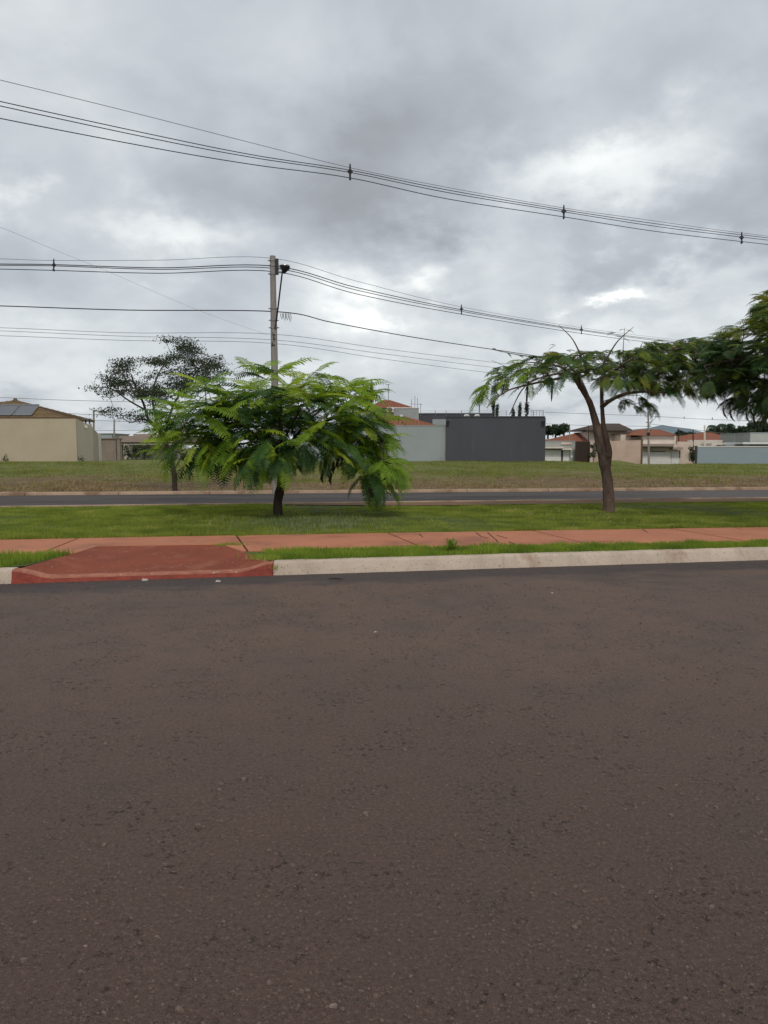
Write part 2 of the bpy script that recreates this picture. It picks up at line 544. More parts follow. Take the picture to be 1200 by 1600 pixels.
def ground_mat(name, build):
    m = bpy.data.materials.new(name)
    m.use_nodes = True
    t = m.node_tree
    b = t.nodes['Principled BSDF']
    b.inputs['Specular IOR Level'].default_value = 0.2
    b.inputs['Roughness'].default_value = 0.92
    tcn = t.nodes.new('ShaderNodeTexCoord')

    class H:
        tree = t
        bsdf = b
        pos = tcn.outputs['Object']

        def noise(s, sc, d=6, r=0.6, st=(1, 1, 1), off=(0, 0, 0)):
            mp = t.nodes.new('ShaderNodeMapping')
            mp.inputs['Scale'].default_value = st
            mp.inputs['Location'].default_value = off
            t.links.new(s.pos, mp.inputs[0])
            n = t.nodes.new('ShaderNodeTexNoise')
            n.inputs['Scale'].default_value = sc
            n.inputs['Detail'].default_value = d
            n.inputs['Roughness'].default_value = r
            t.links.new(mp.outputs[0], n.inputs['Vector'])
            return n.outputs[0]

        def vor(s, sc, feature='F1', rand=1.0):
            n = t.nodes.new('ShaderNodeTexVoronoi')
            n.feature = feature
            n.inputs['Scale'].default_value = sc
            n.inputs['Randomness'].default_value = rand
            t.links.new(s.pos, n.inputs['Vector'])
            return n

        def rng(s, x, a, b_, c=0.0, d=1.0):
            n = t.nodes.new('ShaderNodeMapRange')
            t.links.new(x, n.inputs[0])
            for i, v in enumerate((a, b_, c, d)):
                n.inputs[i + 1].default_value = v
            return n.outputs[0]

        def math(s, op, a, b_=None):
            n = t.nodes.new('ShaderNodeMath')
            n.operation = op
            for i, x in enumerate((a, b_)):
                if x is None:
                    continue
                if isinstance(x, (int, float)):
                    n.inputs[i].default_value = x
                else:
                    t.links.new(x, n.inputs[i])
            return n.outputs[0]

        def mix(s, f, a, b_):
            n = t.nodes.new('ShaderNodeMix')
            n.data_type = 'RGBA'
            t.links.new(f, n.inputs[0])
            for i, x in ((6, a), (7, b_)):
                if isinstance(x, tuple):
                    n.inputs[i].default_value = (*x, 1)
                else:
                    t.links.new(x, n.inputs[i])
            return n.outputs[2]

        def xyz(s):
            n = t.nodes.new('ShaderNodeSeparateXYZ')
            t.links.new(s.pos, n.inputs[0])
            return n.outputs

        def bump(s, h, strength, dist, prev=None):
            n = t.nodes.new('ShaderNodeBump')
            n.inputs['Strength'].default_value = strength
            n.inputs['Distance'].default_value = dist
            t.links.new(h, n.inputs['Height'])
            if prev is not None:
                t.links.new(prev, n.inputs['Normal'])
            return n.outputs[0]
    h = H()
    build(h)
    return m


def asphalt_near(h):
    x, y, z = h.xyz()
    big = h.noise(0.35, 5, 0.55)
    mid = h.noise(1.6, 6, 0.6, off=(3, 1, 0))
    fine = h.noise(140, 3, 0.7)
    col = h.mix(h.rng(big, 0.36, 0.64), (0.186, 0.120, 0.089), (0.152, 0.101, 0.077))
    col = h.mix(h.rng(mid, 0.50, 0.70, 0, 0.55), col, (0.098, 0.074, 0.062))
    # vignette and shading painted into the colour: darker, redder towards the viewer
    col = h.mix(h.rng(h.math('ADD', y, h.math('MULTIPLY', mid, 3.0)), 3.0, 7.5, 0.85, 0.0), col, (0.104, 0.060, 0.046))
    # wet looking darker gutter band along the kerb
    d = h.math('SUBTRACT', h.math('ADD', h.math('MULTIPLY', x, 0.195), 9.83), y)
    dn = h.math('ADD', d, h.math('MULTIPLY', h.math('SUBTRACT', h.noise(1.2, 5, 0.6, st=(1, 2.5, 1)), 0.5), 1.3))
    col = h.mix(h.rng(dn, 0.55, 0.85, 0.85, 0.0), col, (0.058, 0.050, 0.052))
    patch = h.math('MULTIPLY', h.rng(h.noise(0.55, 5, 0.65, st=(1, 2, 1), off=(9, 4, 0)), 0.55, 0.68), h.rng(d, 1.2, 3.5, 0.75, 0.0))
    col = h.mix(patch, col, (0.075, 0.058, 0.052))
    # aggregate
    v1 = h.vor(62)
    chips = h.rng(v1.outputs['Distance'], 0.16, 0.30, 1.0, 0.0)
    cm = h.math('MULTIPLY', chips, h.rng(h.noise(5, 4, 0.6, off=(2, 2, 0)), 0.50, 0.62))
    cs = t_ = h.tree.nodes.new('ShaderNodeSeparateColor')
    h.tree.links.new(v1.outputs['Color'], cs.inputs[0])
    chipcol = h.mix(cs.outputs[0], (0.07, 0.052, 0.045), (0.24, 0.19, 0.165))
    col = h.mix(h.math('MULTIPLY', cm, 0.9), col, chipcol)
    col = h.mix(h.rng(fine, 0.42, 0.60, 0.30, 0.0), col, (0.06, 0.046, 0.04))
    col = h.mix(h.rng(h.noise(330, 2, 0.6, off=(1, 1, 1)), 0.60, 0.72, 0.0, 0.4), col, (0.26, 0.22, 0.20))
    g1 = h.noise(55, 6, 0.82, off=(4, 4, 2))
    col = h.mix(h.rng(g1, 0.50, 0.34, 0.0, 0.75), col, (0.052, 0.034, 0.027))
    col = h.mix(h.rng(g1, 0.55, 0.70, 0.0, 0.75), col, (0.30, 0.215, 0.17))
    # small dark pits where chips have gone
    pit = h.math('MULTIPLY', h.rng(h.noise(24, 6, 0.75, off=(6, 1, 0)), 0.58, 0.63), h.rng(h.noise(2.2, 4, 0.6, off=(1, 8, 0)), 0.50, 0.62))
    col = h.mix(h.math('MULTIPLY', pit, 0.75), col, (0.048, 0.030, 0.024))
    h.tree.links.new(col, h.bsdf.inputs['Base Color'])
    h.bsdf.inputs['Roughness'].default_value = 0.8
    h.bsdf.inputs['Specular IOR Level'].default_value = 0.32
    b1 = h.bump(h.noise(22, 6, 0.7), 0.8, 0.03)
    b2 = h.bump(fine, 0.8, 0.010, b1)
    b3 = h.bump(cm, 1.0, 0.010, b2)
    b4 = h.bump(h.math('MULTIPLY', pit, -1.0), 1.0, 0.015, b3)
    h.tree.links.new(b4, h.bsdf.inputs['Normal'])


def asphalt_far(h):
    big = h.noise(0.35, 5, 0.6, st=(0.4, 1.4, 1))
    col = h.mix(h.rng(big, 0.42, 0.56), (0.068, 0.060, 0.060), (0.105, 0.094, 0.091))
    x, y, z = h.xyz()
    # older, paler lane to the right
    col = h.mix(h.rng(h.math('ADD', x, h.math('MULTIPLY', h.noise(0.5, 4), 8)), 10, 15), col, (0.125, 0.112, 0.108))
    col = h.mix(h.rng(h.noise(60, 3), 0.4, 0.6, 0.3, 0.0), col, (0.05, 0.045, 0.045))
    h.bsdf.inputs['Specular IOR Level'].default_value = 0.05
    h.tree.links.new(col, h.bsdf.inputs['Base Color'])


def lawn_ground(h):
    a = h.noise(0.8, 6, 0.6)
    col = h.mix(h.rng(a, 0.35, 0.62), (0.11, 0.150, 0.032), (0.17, 0.205, 0.050))
    col = h.mix(h.rng(h.noise(14, 5, 0.7), 0.45, 0.65, 0.6, 0.0), col, (0.03, 0.045, 0.012))
    col = h.mix(h.rng(h.noise(0.5, 5, 0.6, off=(5, 5, 0)), 0.60, 0.72, 0, 0.6), col, (0.15, 0.13, 0.05))
    h.tree.links.new(col, h.bsdf.inputs['Base Color'])
    h.tree.links.new(h.bump(h.noise(12, 6, 0.7), 1.0, 0.05), h.bsdf.inputs['Normal'])


def field_ground(h):
    x, y, z = h.xyz()
    d = h.math('SUBTRACT', h.math('SUBTRACT', y, 27.3), h.math('MULTIPLY', x, 0.13))
    a = h.noise(0.32, 7, 0.65, st=(0.55, 1.3, 1))
    b_ = h.noise(1.3, 6, 0.7, off=(3, 9, 0))
    green = h.mix(h.rng(b_, 0.38, 0.62), (0.14, 0.165, 0.040), (0.205, 0.215, 0.062))
    brown = h.mix(h.rng(b_, 0.38, 0.62), (0.17, 0.105, 0.058), (0.26, 0.185, 0.095))
    # brown nearer the road, greener towards the walls
    s = h.math('ADD', h.math('MULTIPLY', h.math('SUBTRACT', a, 0.5), 26.0), d)
    col = h.mix(h.rng(s, 6.0, 15.0), brown, green)
    col = h.mix(h.rng(h.noise(0.9, 6, 0.7, off=(7, 2, 0)), 0.60, 0.66, 0, 0.75), col, (0.16, 0.075, 0.042))
    col = h.mix(h.rng(h.noise(3.5, 6, 0.75), 0.42, 0.54, 0.55, 0.0), col, (0.06, 0.055, 0.022))
    h.tree.links.new(col, h.bsdf.inputs['Base Color'])
    h.tree.links.new(h.bump(h.noise(4, 6, 0.7), 1.0, 0.15), h.bsdf.inputs['Normal'])


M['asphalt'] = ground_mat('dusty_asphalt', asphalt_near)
M['asphalt_far'] = ground_mat('grey_asphalt', asphalt_far)
M['lawn'] = ground_mat('lawn_soil', lawn_ground)
M['field'] = ground_mat('field_soil', field_ground)

# ================================================================== ground lines
ZL = 0.17


def kerbY(x): return 9.83 + 0.195 * x


def pathF(x): return 10.85 + 0.12 * x


def pathB(x): return 12.90 + 0.150 * x - 0.0022 * x * x if abs(x) < 25 else 12.90 + 0.150 * x - 0.0022 * 625


def roadN(x): return 20.2 + 0.165 * x          # near edge of the far road


def roadF(x): return 27.15 + 0.13 * x          # far edge of the far road


def smooth(t):
    t = np.clip(t, 0, 1)
    return t * t * (3 - 2 * t)


def tz(X, Y):
    X = np.asarray(X, float)
    Y = np.asarray(Y, float)
    d = Y - roadF(X) - 0.3
    zc = 0.68 - 0.28 * smooth((X - 11) / 9)
    up = 0.10 + (zc - 0.10) * smooth(d / 34) ** 0.9
    und = 0.05 * np.sin(X * 0.21 + 1) * np.sin(Y * 0.17) + 0.03 * np.sin(X * 0.9 + Y * 0.4)
    up = up + und * smooth(d / 4) * (1 - smooth((d - 24) / 6))
    bottom = np.where(X > 8, -0.5 * smooth((X - 8) / 4) + 0.45 * (1 - smooth((X - 8) / 4)), 0.45)
    fall = smooth((d - 27) / 22)
    z = up * (1 - fall) + bottom * fall
    return z


# ---- road in front
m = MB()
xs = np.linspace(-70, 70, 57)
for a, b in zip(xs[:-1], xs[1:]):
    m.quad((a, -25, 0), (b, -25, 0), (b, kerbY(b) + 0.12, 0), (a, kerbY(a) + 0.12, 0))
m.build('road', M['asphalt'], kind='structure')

# ---- sub-base under everything
m = MB()
m.quad((-90, -30, -0.6), (90, -30, -0.6), (90, 60, -0.6), (-90, 60, -0.6))
m.build('subsoil', M['soil'], kind='structure')

# ---- lawn base between footpath and far road, verge between kerb and footpath
m = MB()
xs = np.linspace(-60, 60, 241)
rows = 14
for a, b in zip(xs[:-1], xs[1:]):
    for k in range(rows):
        def pt(x, j):
            y0, y1 = pathB(x) - 0.02, roadN(x) - 0.32
            y = y0 + (y1 - y0) * j / rows
            z = ZL - 0.008 + 0.03 * math.sin(x * 0.7 + y * 0.5) * math.sin(math.pi * j / rows)
            return (x, y, z)
        m.quad(pt(a, k), pt(b, k), pt(b, k + 1), pt(a, k + 1))
m.build('lawn', M['lawn'], kind='structure', smooth=True)

RAMP = dict(BL=(-4.18, 11.14), BR=(-2.41, 11.36), FR=(-1.40, 9.60), FL=(-4.40, 9.03))
m = MB()
xs = np.concatenate([np.linspace(-60, -4.62, 60), np.linspace(-1.42, 60, 90)])
for a, b in zip(xs[:-1], xs[1:]):
    if a < -4.6 and b > -1.5:
        continue
    m.quad((a, kerbY(a) + 0.2, ZL - 0.012), (b, kerbY(b) + 0.2, ZL - 0.012), (b, pathF(b) + 0.01, ZL - 0.012),
           (a, pathF(a) + 0.01, ZL - 0.012))
m.quad((-4.62, kerbY(-4.62) + 0.2, ZL - 0.012), (-4.40, 9.35, ZL - 0.012), (-4.27, 10.33, ZL - 0.012), (-4.62, pathF(-4.62), ZL - 0.012))
m.quad((-1.62, 9.99, ZL - 0.012), (-1.42, kerbY(-1.42) + 0.2, ZL - 0.012), (-1.42, pathF(-1.42), ZL - 0.012), (-2.0, 10.62, ZL - 0.012))
m.build('verge', M['lawn'], kind='structure')

# ---- footpath: bed + slabs with open joints
fp = thing('footpath', (0, 12, 0), kind='structure')
m = MB()
xs = np.linspace(-60, 60, 121)
for a, b in zip(xs[:-1], xs[1:]):
    if b < -4.6 or a > -1.9:
        m.quad((a, pathF(a), 0.13), (b, pathF(b), 0.13), (b, pathB(b), 0.13), (a, pathB(a), 0.13))
    else:
        m.quad((a, 11.42 + .1 * (a + 2.4), 0.13), (b, 11.42 + .1 * (b + 2.4), 0.13), (b, pathB(b), 0.13), (a, pathB(a), 0.13))
m.build('bed', M['soil'], fp)
joints = [-4.85 + 2.48 * k for k in range(-9, 14)]
joints = [j + random.uniform(-.06, .06) for j in joints]
g = 0.016
for a, b in zip(joints[:-1], joints[1:]):
    def fx(xb): return xb + (0.20 if xb < -4 else 0.52)
    B0, B1 = (a + g, pathB(a)), (b - g, pathB(b))
    F1, F0 = (fx(b) - g, pathF(fx(b))), (fx(a) + g, pathF(fx(a)))
    dz = random.uniform(-0.003, 0.003)
    m = MB()
    if a < -3.5 and b > -3.5:
        poly = [F0, (-4.22, pathF(-4.22)), RAMP['BL'], RAMP['BR'], (-1.985, pathF(-1.985)), F1,
                B1, B0]
    else:
        # slightly ragged edges
        poly = [F0, F1, B1, B0]
    m.prism(poly, 0.06, ZL + 0.004 + dz)
    m.build('slab', M['pathred'], fp, bev=0.006)

for cr_ in ([(744, 832), (752, 838), (764, 841)], [(762, 832), (775, 843), (779, 848)], [(776, 836), (793, 841)],
            [(795, 846), (806, 851), (817, 855)], [(1004, 827), (1012, 832)], [(1146, 824), (1160, 827)], [(610, 853), (650, 852)],
            [(655, 834), (661, 839)], [(1082, 846), (1110, 847)], [(925, 847), (960, 845)]):
    pts = [G(a_, b_, ZL + .006) for a_, b_ in cr_]
    m = MB()
    for p_, q_ in zip(pts[:-1], pts[1:]):
        d_ = (q_ - p_).normalized()
        s_ = Vector((-d_.y, d_.x, 0)) * 0.012
        m.quad(p_ - s_, q_ - s_ * .6, q_ + s_ * .6, p_ + s_)
    m.build('crack', M['soil'], fp)
# ---- kerb of the near road: cast segments with hairline joints
kb = thing('kerb', (0, kerbY(0), 0), kind='structure')


def kerb_seg(x0, x1, parent, yf, zt, wid, mat, batter=0.05, z0=-0.05, n=6, name='kerb_segment', rag=0.0):
    m = MB()
    prof = [(0.0, z0), (batter * 0.75, zt - 0.035), (batter * 1.1, zt - 0.010), (batter * 1.8, zt), (wid, zt), (wid, z0)]
    ring = []
    for k in range(n + 1):
        x = x0 + (x1 - x0) * k / n
        i = len(m.v)
        for (o, z) in prof:
            m.v.append((x, yf(x) + o + random.uniform(-rag, rag), z + random.uniform(-rag, rag) * (0 if z == z0 else 1)))
        ring.append(i)
    q = len(prof)
    for a, b in zip(ring[:-1], ring[1:]):
        for j in range(q):
            m.f.append((a + j, b + j, b + (j + 1) % q, a + (j + 1) % q))
    m.f.append(tuple(ring[0] + j for j in range(q)))
    m.f.append(tuple(ring[-1] + j for j in reversed(range(q))))
    return m.build(name, mat, parent, smooth=True)


x = -1.395
while x < 56:
    kerb_seg(x, x + 2.998, kb, kerbY, 0.17, 0.21, M['concrete'], batter=0.07, n=10, rag=0.004)
    x += 3.0
x = -4.41
while x > -56:
    kerb_seg(x - 2.985, x, kb, kerbY, 0.17, 0.21, M['concrete'], batter=0.07, n=10, rag=0.004)
    x -= 3.0

# ---- dropped kerb ramp, painted red
rp = thing('kerb_ramp', (-3.0, 10, 0), kind='structure')
nu, nv = 48, 16
V = []
for j in range(nv + 1):
    t = j / nv
    for i in range(nu + 1):
        s = i / nu
        fl = Vector(RAMP['FL']).lerp(Vector(RAMP['FR']), s)
        fl = Vector((fl[0], kerbY(fl[0]) + 0.06))
        bk = Vector(RAMP['BL']).lerp(Vector(RAMP['BR']), s)
        p = fl.lerp(bk, t)
        e = abs(s - 0.5) * 2
        zf = 0.062 + 0.095 * float(smooth((e - 0.70) / 0.30))
        zz = zf + (ZL - 0.004 - zf) * t
        V.append((p[0], p[1], zz))
m = MB()
m.v = list(V)
for j in range(nv):
    for i in range(nu):
        a = j * (nu + 1) + i
        m.f.append((a, a + 1, a + nu + 2, a + nu + 1))
m.build('ramp_surface', M['rampred'], rp, smooth=True)
front = V[:nu + 1]
m = MB()      # painted face
for a, b in zip(front[:-1], front[1:]):
    m.quad((a[0], a[1] - 0.06, -0.03), (b[0], b[1] - 0.06, -0.03), (b[0], b[1] - 0.045, b[2] - 0.012), (a[0], a[1] - 0.045, a[2] - 0.012))
m.build('kerb_face', M['kerbred'], rp)
m = MB()      # paler worn lip rounded over the front edge
for k, (a, b) in enumerate(zip(front[:-1], front[1:])):
    i = len(m.v)
    for p in (a, b):
        for (o, z) in ((-0.046, -0.014), (-0.036, 0.003), (0.0, 0.010), (0.075, 0.013), (0.10, -0.01)):
            m.v.append((p[0], p[1] + o, p[2] + z))
    for j in range(4):
        m.f.append((i + j, i + 5 + j, i + 6 + j, i + 1 + j))
m.build('worn_lip', M['lipred'], rp, smooth=True)
m = MB()      # cheeks at both ends
for p0, p1 in ((front[0], V[nv * (nu + 1)]), (front[-1], V[-1])):
    m.quad((p0[0], p0[1] - 0.05, -0.03), (p0[0], p0[1], p0[2]), (p1[0], p1[1], p1[2]), (p1[0], p1[1], -0.03))
m.build('ramp_cheek', M['rampred'], rp)

# ---- far road, kerbs, red dirt strip
m = MB()
xs = np.linspace(-90, 110, 81)
for a, b in zip(xs[:-1], xs[1:]):
    m.quad((a, roadN(a) - 0.02, 0.0), (b, roadN(b) - 0.02, 0.0), (b, roadF(b) + 0.05, 0.02), (a, roadF(a) + 0.05, 0.02))
m.build('far_road', M['asphalt_far'], kind='structure')
fk = thing('far_kerb', (0, roadF(0), 0), kind='structure')
x = -60
while x < 80:
    kerb_seg(x, x + 2.98, fk, roadF, 0.115, 0.42, M['kerb_dirty'], n=2, rag=0.006, z0=-0.1)
    kerb_seg(x, x + 2.98, fk, lambda q: roadN(q) - 0.16, 0.20, 0.14, M['kerb_dirty'], batter=0.02, n=2, rag=0.004, z0=-0.1)
    x += 3
m = MB()
xs = np.linspace(-3.2, 60, 60)
for a, b in zip(xs[:-1], xs[1:]):
    wa = 1.25 * min(1, (a + 3.2) / 4 + 0.1)
    wb = 1.25 * min(1, (b + 3.2) / 4 + 0.1)
    m.quad((a, roadN(a) - 0.2 - wa, ZL + 0.018), (b, roadN(b) - 0.2 - wb, ZL + 0.018), (b, roadN(b) - 0.15, ZL + 0.004), (a, roadN(a) - 0.15, ZL + 0.004))
m.build('dirt_path', M['dirt'], kind='structure')

# ---- field and land beyond
gx = np.concatenate([np.linspace(-400, -60, 10), np.linspace(-56, 60, 117), np.linspace(66, 500, 12)])
gd = np.concatenate([np.linspace(0.3, 32, 60), np.linspace(34, 60, 20), np.array([70, 90, 120, 180, 300, 600, 1200, 2200])])
XX, DD = np.meshgrid(gx, gd)
YY = roadF(XX) + 0.1 + DD
YY = np.where(DD > 60, 27.4 + DD + roadF(XX) * 0.0 + 0.13 * np.clip(XX, -60, 60), YY)
YY = np.where((DD <= 60), roadF(np.clip(XX, -60, 60)) + 0.1 + DD, YY)
XC = np.clip(XX, -60, 60)
ZZ = tz(XC, roadF(XC) + 0.1 + DD)
V = np.stack([XX, YY, ZZ], -1).reshape(-1, 3)
nx, ny = len(gx), len(gd)
idx = np.arange(nx * ny).reshape(ny, nx)
F = np.stack([idx[:-1, :-1], idx[:-1, 1:], idx[1:, 1:], idx[1:, :-1]], -1).reshape(-1, 4)
o = link('field', np_mesh('field', V, F, M['field'], True))
tag(o, kind='structure')


# ================================================================== grass
def blades(name, X, Y, Z, h, w, mat, label=None, cat='grass', lean=0.5):
    n = len(X)
    az = rng.uniform(0, 2 * np.pi, n)
    la = rng.uniform(0, 2 * np.pi, n)
    ln = rng.uniform(0, lean, n) * h
    dx, dy = np.cos(az) * w / 2, np.sin(az) * w / 2
    V = np.empty((n, 3, 3), np.float32)
    V[:, 0] = np.stack([X - dx, Y - dy, Z - 0.01], -1)
    V[:, 1] = np.stack([X + dx, Y + dy, Z - 0.01], -1)
    V[:, 2] = np.stack([X + np.cos(la) * ln, Y + np.sin(la) * ln, Z + h], -1)
    F = np.arange(n * 3).reshape(-1, 3)
    o = link(name, np_mesh(name, V.reshape(-1, 3), F, mat))
    return tag(o, label, cat, kind='stuff')


def clump_noise(X, Y, s, seed):
    r = np.random.default_rng(seed)
    a = np.zeros_like(X)
    for k in range(6):
        th = r.uniform(0, 2 * np.pi)
        f = s * r.uniform(0.5, 2.2)
        a += np.sin((X * np.cos(th) + Y * np.sin(th)) * f + r.uniform(0, 6))
    return a / 6


n = 330000
X = rng.uniform(-13, 14, n)
t = rng.uniform(0, 1, n) ** 1.15
Y = pathB(0) * 0 + 12.90 + 0.150 * X - 0.0022 * X * X - 0.03
Y = Y + (roadN(X) - 0.32 - Y) * t
bare = (X > -2.5) & (Y > roadN(X) - 1.45 + 0.25 * clump_noise(X, Y, 2, 3)) & (rng.uniform(0, 1, n) < 0.93)
keep = ~bare
X, Y = X[keep], Y[keep]
hn = clump_noise(X, Y, 1.3, 5) + 0.9 * clump_noise(X, Y, 5.5, 6)
h = (0.030 + 0.020 * hn) * rng.uniform(0.5, 1.5, len(X))
front_edge = (Y - (12.9 + 0.15 * X - 0.0022 * X * X)) < 0.12
h = np.maximum(h, 0.012)
h = np.where(front_edge, h * (1.3 + 0.9 * np.clip(clump_noise(X, Y, 6.0, 8) * 2, 0, 1)), h)
h = np.where(X < -3, h * 1.35, h)
blades('lawn_grass', X, Y, np.full(len(X), ZL), h, 0.014 * rng.uniform(.7, 1.3, len(X)), M['lawnblade'],
       'short green lawn grass between the red footpath and the far road')
# verge tufts
n = 60000
X = rng.uniform(-9.5, 11, n)
t = rng.uniform(0, 1, n)
Y0 = kerbY(X) + 0.17
Y = Y0 + (pathF(X) + 0.05 - Y0) * t
cut = 10.0 + 0 * X
lb = (X > -4.58 + 0.28 * (Y - 9.1)) & (X < -3)
rb = (X < -1.30 - 0.46 * (Y - 9.75)) & (X > -3)
keep = ~(lb | rb)
X, Y = X[keep], Y[keep]
cn = clump_noise(X, Y, 2.2, 9) + 0.8 * clump_noise(X, Y, 7.0, 10)
h = (0.055 + 0.028 * cn) * rng.uniform(0.4, 1.5, len(X))
h = np.where(X < -4, h * 1.25, h)
blades('verge_grass', X, Y, np.full(len(X), ZL), h, 0.013 * rng.uniform(.7, 1.3, len(X)), M['vergeblade'],
       'bright green grass filling the narrow strip behind the kerb')
# grass creeping over joints / ramp corners
X = np.concatenate([rng.normal(-1.40, 0.07, 900), rng.normal(-2.28, 0.13, 260), rng.normal(-2.36, 0.06, 200), rng.normal(-1.55, 0.12, 500)])
Y = np.concatenate([rng.normal(9.78, 0.10, 900), rng.normal(11.28, 0.05, 260), rng.normal(12.5, 0.06, 200), rng.normal(10.05, 0.12, 500)])
blades('creeping_grass', X, Y, np.where(Y < 9.8, 0.10, 0.165), 0.05 * rng.uniform(.3, 1.3, len(X)), 0.012 * np.ones(len(X)),
       M['vergeblade'], 'grass creeping over the right corner of the red kerb ramp')
# field
n = 210000
X = rng.uniform(-30, 36, n)
dd = rng.uniform(0.3, 1, n) ** 1.0
dd = 0.6 + 27.5 * rng.uniform(0, 1, n) ** 1.3
Y = roadF(X) + dd
cn = clump_noise(X, Y, 0.9, 21) + 0.6 * clump_noise(X, Y, 3.1, 22)
keep = rng.uniform(-0.5, 0.6, n) < cn + 0.1
X, Y, cn = X[keep], Y[keep], cn[keep]
h = (0.07 + 0.06 * np.clip(cn, 0, 1)) * rng.uniform(0.4, 1.4, len(X))
w = 0.035 * rng.uniform(.6, 1.5, len(X))
dd = Y - roadF(X)
dry = dd + 9 * clump_noise(X * .6, Y * 1.5, 0.8, 31) + 5 * clump_noise(X, Y, 2.4, 32) + rng.normal(0, 1.2, len(X)) < 7.8
blades('green_field_grass', X[~dry], Y[~dry], tz(X, Y)[~dry], h[~dry], w[~dry], M['fieldblade'],
       'patchy rough green grass on the vacant lots below the boundary walls', lean=0.9)
dk = dry & (rng.uniform(0, 1, len(X)) < 0.7)
blades('dry_field_grass', X[dk], Y[dk], tz(X, Y)[dk], h[dk] * 0.8, w[dk], M['dryblade'],
       'dry brown mown grass on the vacant lots along the far kerb', lean=1.2)
# pale weeds around the young tree
n = 2600
X = rng.normal(-1.35, 0.75, n)
Y = rng.normal(14.5, 0.75, n)
k = Y > 13.0 + 0.14 * X
X, Y = X[k], Y[k]
blades('flowering_weeds', X, Y, np.full(len(X), ZL), rng.uniform(0.04, 0.11, len(X)), 0.022 * np.ones(len(X)), M['weed'],
       'pale seedy weeds in the lawn in front of the young tree', 'weeds')

n = 900
X = np.concatenate([rng.normal(-2.2, 1.3, n // 2), rng.normal(4.9, 1.6, n // 2)])
Y = np.concatenate([rng.normal(15.6, 1.2, n // 2), rng.normal(16.6, 1.5, n // 2)])
k = (Y > 13.1 + 0.14 * X) & (Y < roadN(X) - .3)
X, Y = X[k], Y[k]
blades('fallen_leaves', X, Y, np.full(len(X), ZL + .02), rng.uniform(0.005, 0.05, len(X)), 0.03 * rng.uniform(.6, 1.4, len(X)), M['dryblade'],
       'scattered dry fallen leaflets on the lawn below the two trees', 'fallen leaves', lean=3)
# tall tuft on the verge
m = MB()
c = G(704, 861, ZL)
for k in range(46):
    az = random.uniform(0, 6.28)
    hh = random.uniform(0.08, 0.19)
    sp = random.uniform(0.03, 0.2)
    d = Vector((math.cos(az), math.sin(az), 0))
    b0 = c + d * random.uniform(0, 0.05)
    s = Vector((-d.y, d.x, 0)) * 0.007
    mid = b0 + d * sp * 0.4 + Vector((0, 0, hh))
    tip = b0 + d * sp + Vector((0, 0, hh * random.uniform(0.6, 1.05)))
    m.quad(b0 - s, b0 + s, mid + s, mid - s)
    m.quad(mid - s, mid + s, tip)
m.build('grass_tuft', M['vergeblade'], label='tall spiky tuft of grass standing up from the verge in front of the path joint', cat='weed')


# ---- stones and litter
def chip(m, c, r, seed=None):
    n = random.choice((4, 5, 6))
    i = len(m.v)
    a0 = random.uniform(0, 6.28)
    asp = random.uniform(0.35, 0.9)
    for k in range(n):
        a = a0 + k * 6.28 / n
        rr = r * random.uniform(0.55, 1.3)
        m.v.append((c[0] + math.cos(a) * rr, c[1] + math.sin(a) * rr * asp, c[2] - r * 0.3))
    for k in range(n):
        a = a0 + (k + 0.3) * 6.28 / n
        rr = r * random.uniform(0.45, 0.8)
        m.v.append((c[0] + math.cos(a) * rr, c[1] + math.sin(a) * rr * asp, c[2] + r * random.uniform(0.25, 0.70)))
    for k in range(n):
        k2 = (k + 1) % n
        m.f.append((i + k, i + k2, i + n + k2, i + n + k))
    m.f.append(tuple(range(i + n, i + 2 * n)))


m = MB()
cx = [(random.uniform(-6, 6), random.uniform(1.7, 9)) for _ in range(900)]
for (a, b) in cx:
    near = max(0, (6 - b) / 5)
    for k in range(random.randint(2, 14)):
        x, y = a + random.gauss(0, 0.12), b + random.gauss(0, 0.07)
        if y > kerbY(x) - 0.1 or y < 1.5:
            continue
        r = random.choice((0.004, 0.005, 0.007, 0.010, 0.014)) * random.uniform(.7, 1.25) * (1 if y < 5 else 1.2)
        if random.random() < 0.03:
            r *= 1.5
        chip(m, (x, y, 0), r)
for k in range(22000):
    y = 1.5 + 7.5 * random.random() ** 1.3
    x = random.uniform(-0.65, 0.65) * (y + 0.8)
    if y < kerbY(x) - 0.1:
        chip(m, (x, y, 0), 0.002 + 0.0075 * random.random() ** 2)
for k in range(2600):
    x = random.uniform(-6.5, 7)
    y = kerbY(x) - 0.02 - abs(random.gauss(0, 0.10))
    chip(m, (x, y, 0), 0.003 + 0.009 * random.random() ** 3)
m.build('loose_gravel', M['stone'], kind='stuff', label='small loose stones and chips scattered over the worn asphalt', cat='gravel')

LIT = [(773, 859, ZL, 0.035, 'white stone lying on the grass edge beside the red footpath', 'stone'),
       (586, 988, 0, 0.012, 'tiny pale scrap lying alone in the middle of the road', 'litter'),
       (862, 927, 0, 0.014, 'tiny white scrap on the road below the right kerb', 'litter'),
       (225, 907, 0, 0.03, 'crumpled white paper at the foot of the red kerb', 'litter'),
       (340, 909, 0, 0.025, 'thin white scrap on the dark gutter under the ramp', 'litter')]
for (px, py, z, r, lab, cat) in LIT:
    m = MB()
    c = G(px, py, z)
    chip(m, (c.x, c.y, z + r * .25), r)
    chip(m, (c.x + r * .9, c.y + r * .3, z + r * .2), r * .7)
    m.build('stone' if cat == 'stone' else 'paper_scrap', M['litter'], label=lab, cat=cat)
c = G(524, 906, 0)
m = MB()
m.tube([c + Vector((-.1, 0, .012)), c + Vector((-.03, .01, .02)), c + Vector((.05, 0, .016)), c + Vector((.11, -.01, .01))], [.004, .014, .013, .003], 6, flat=.5)
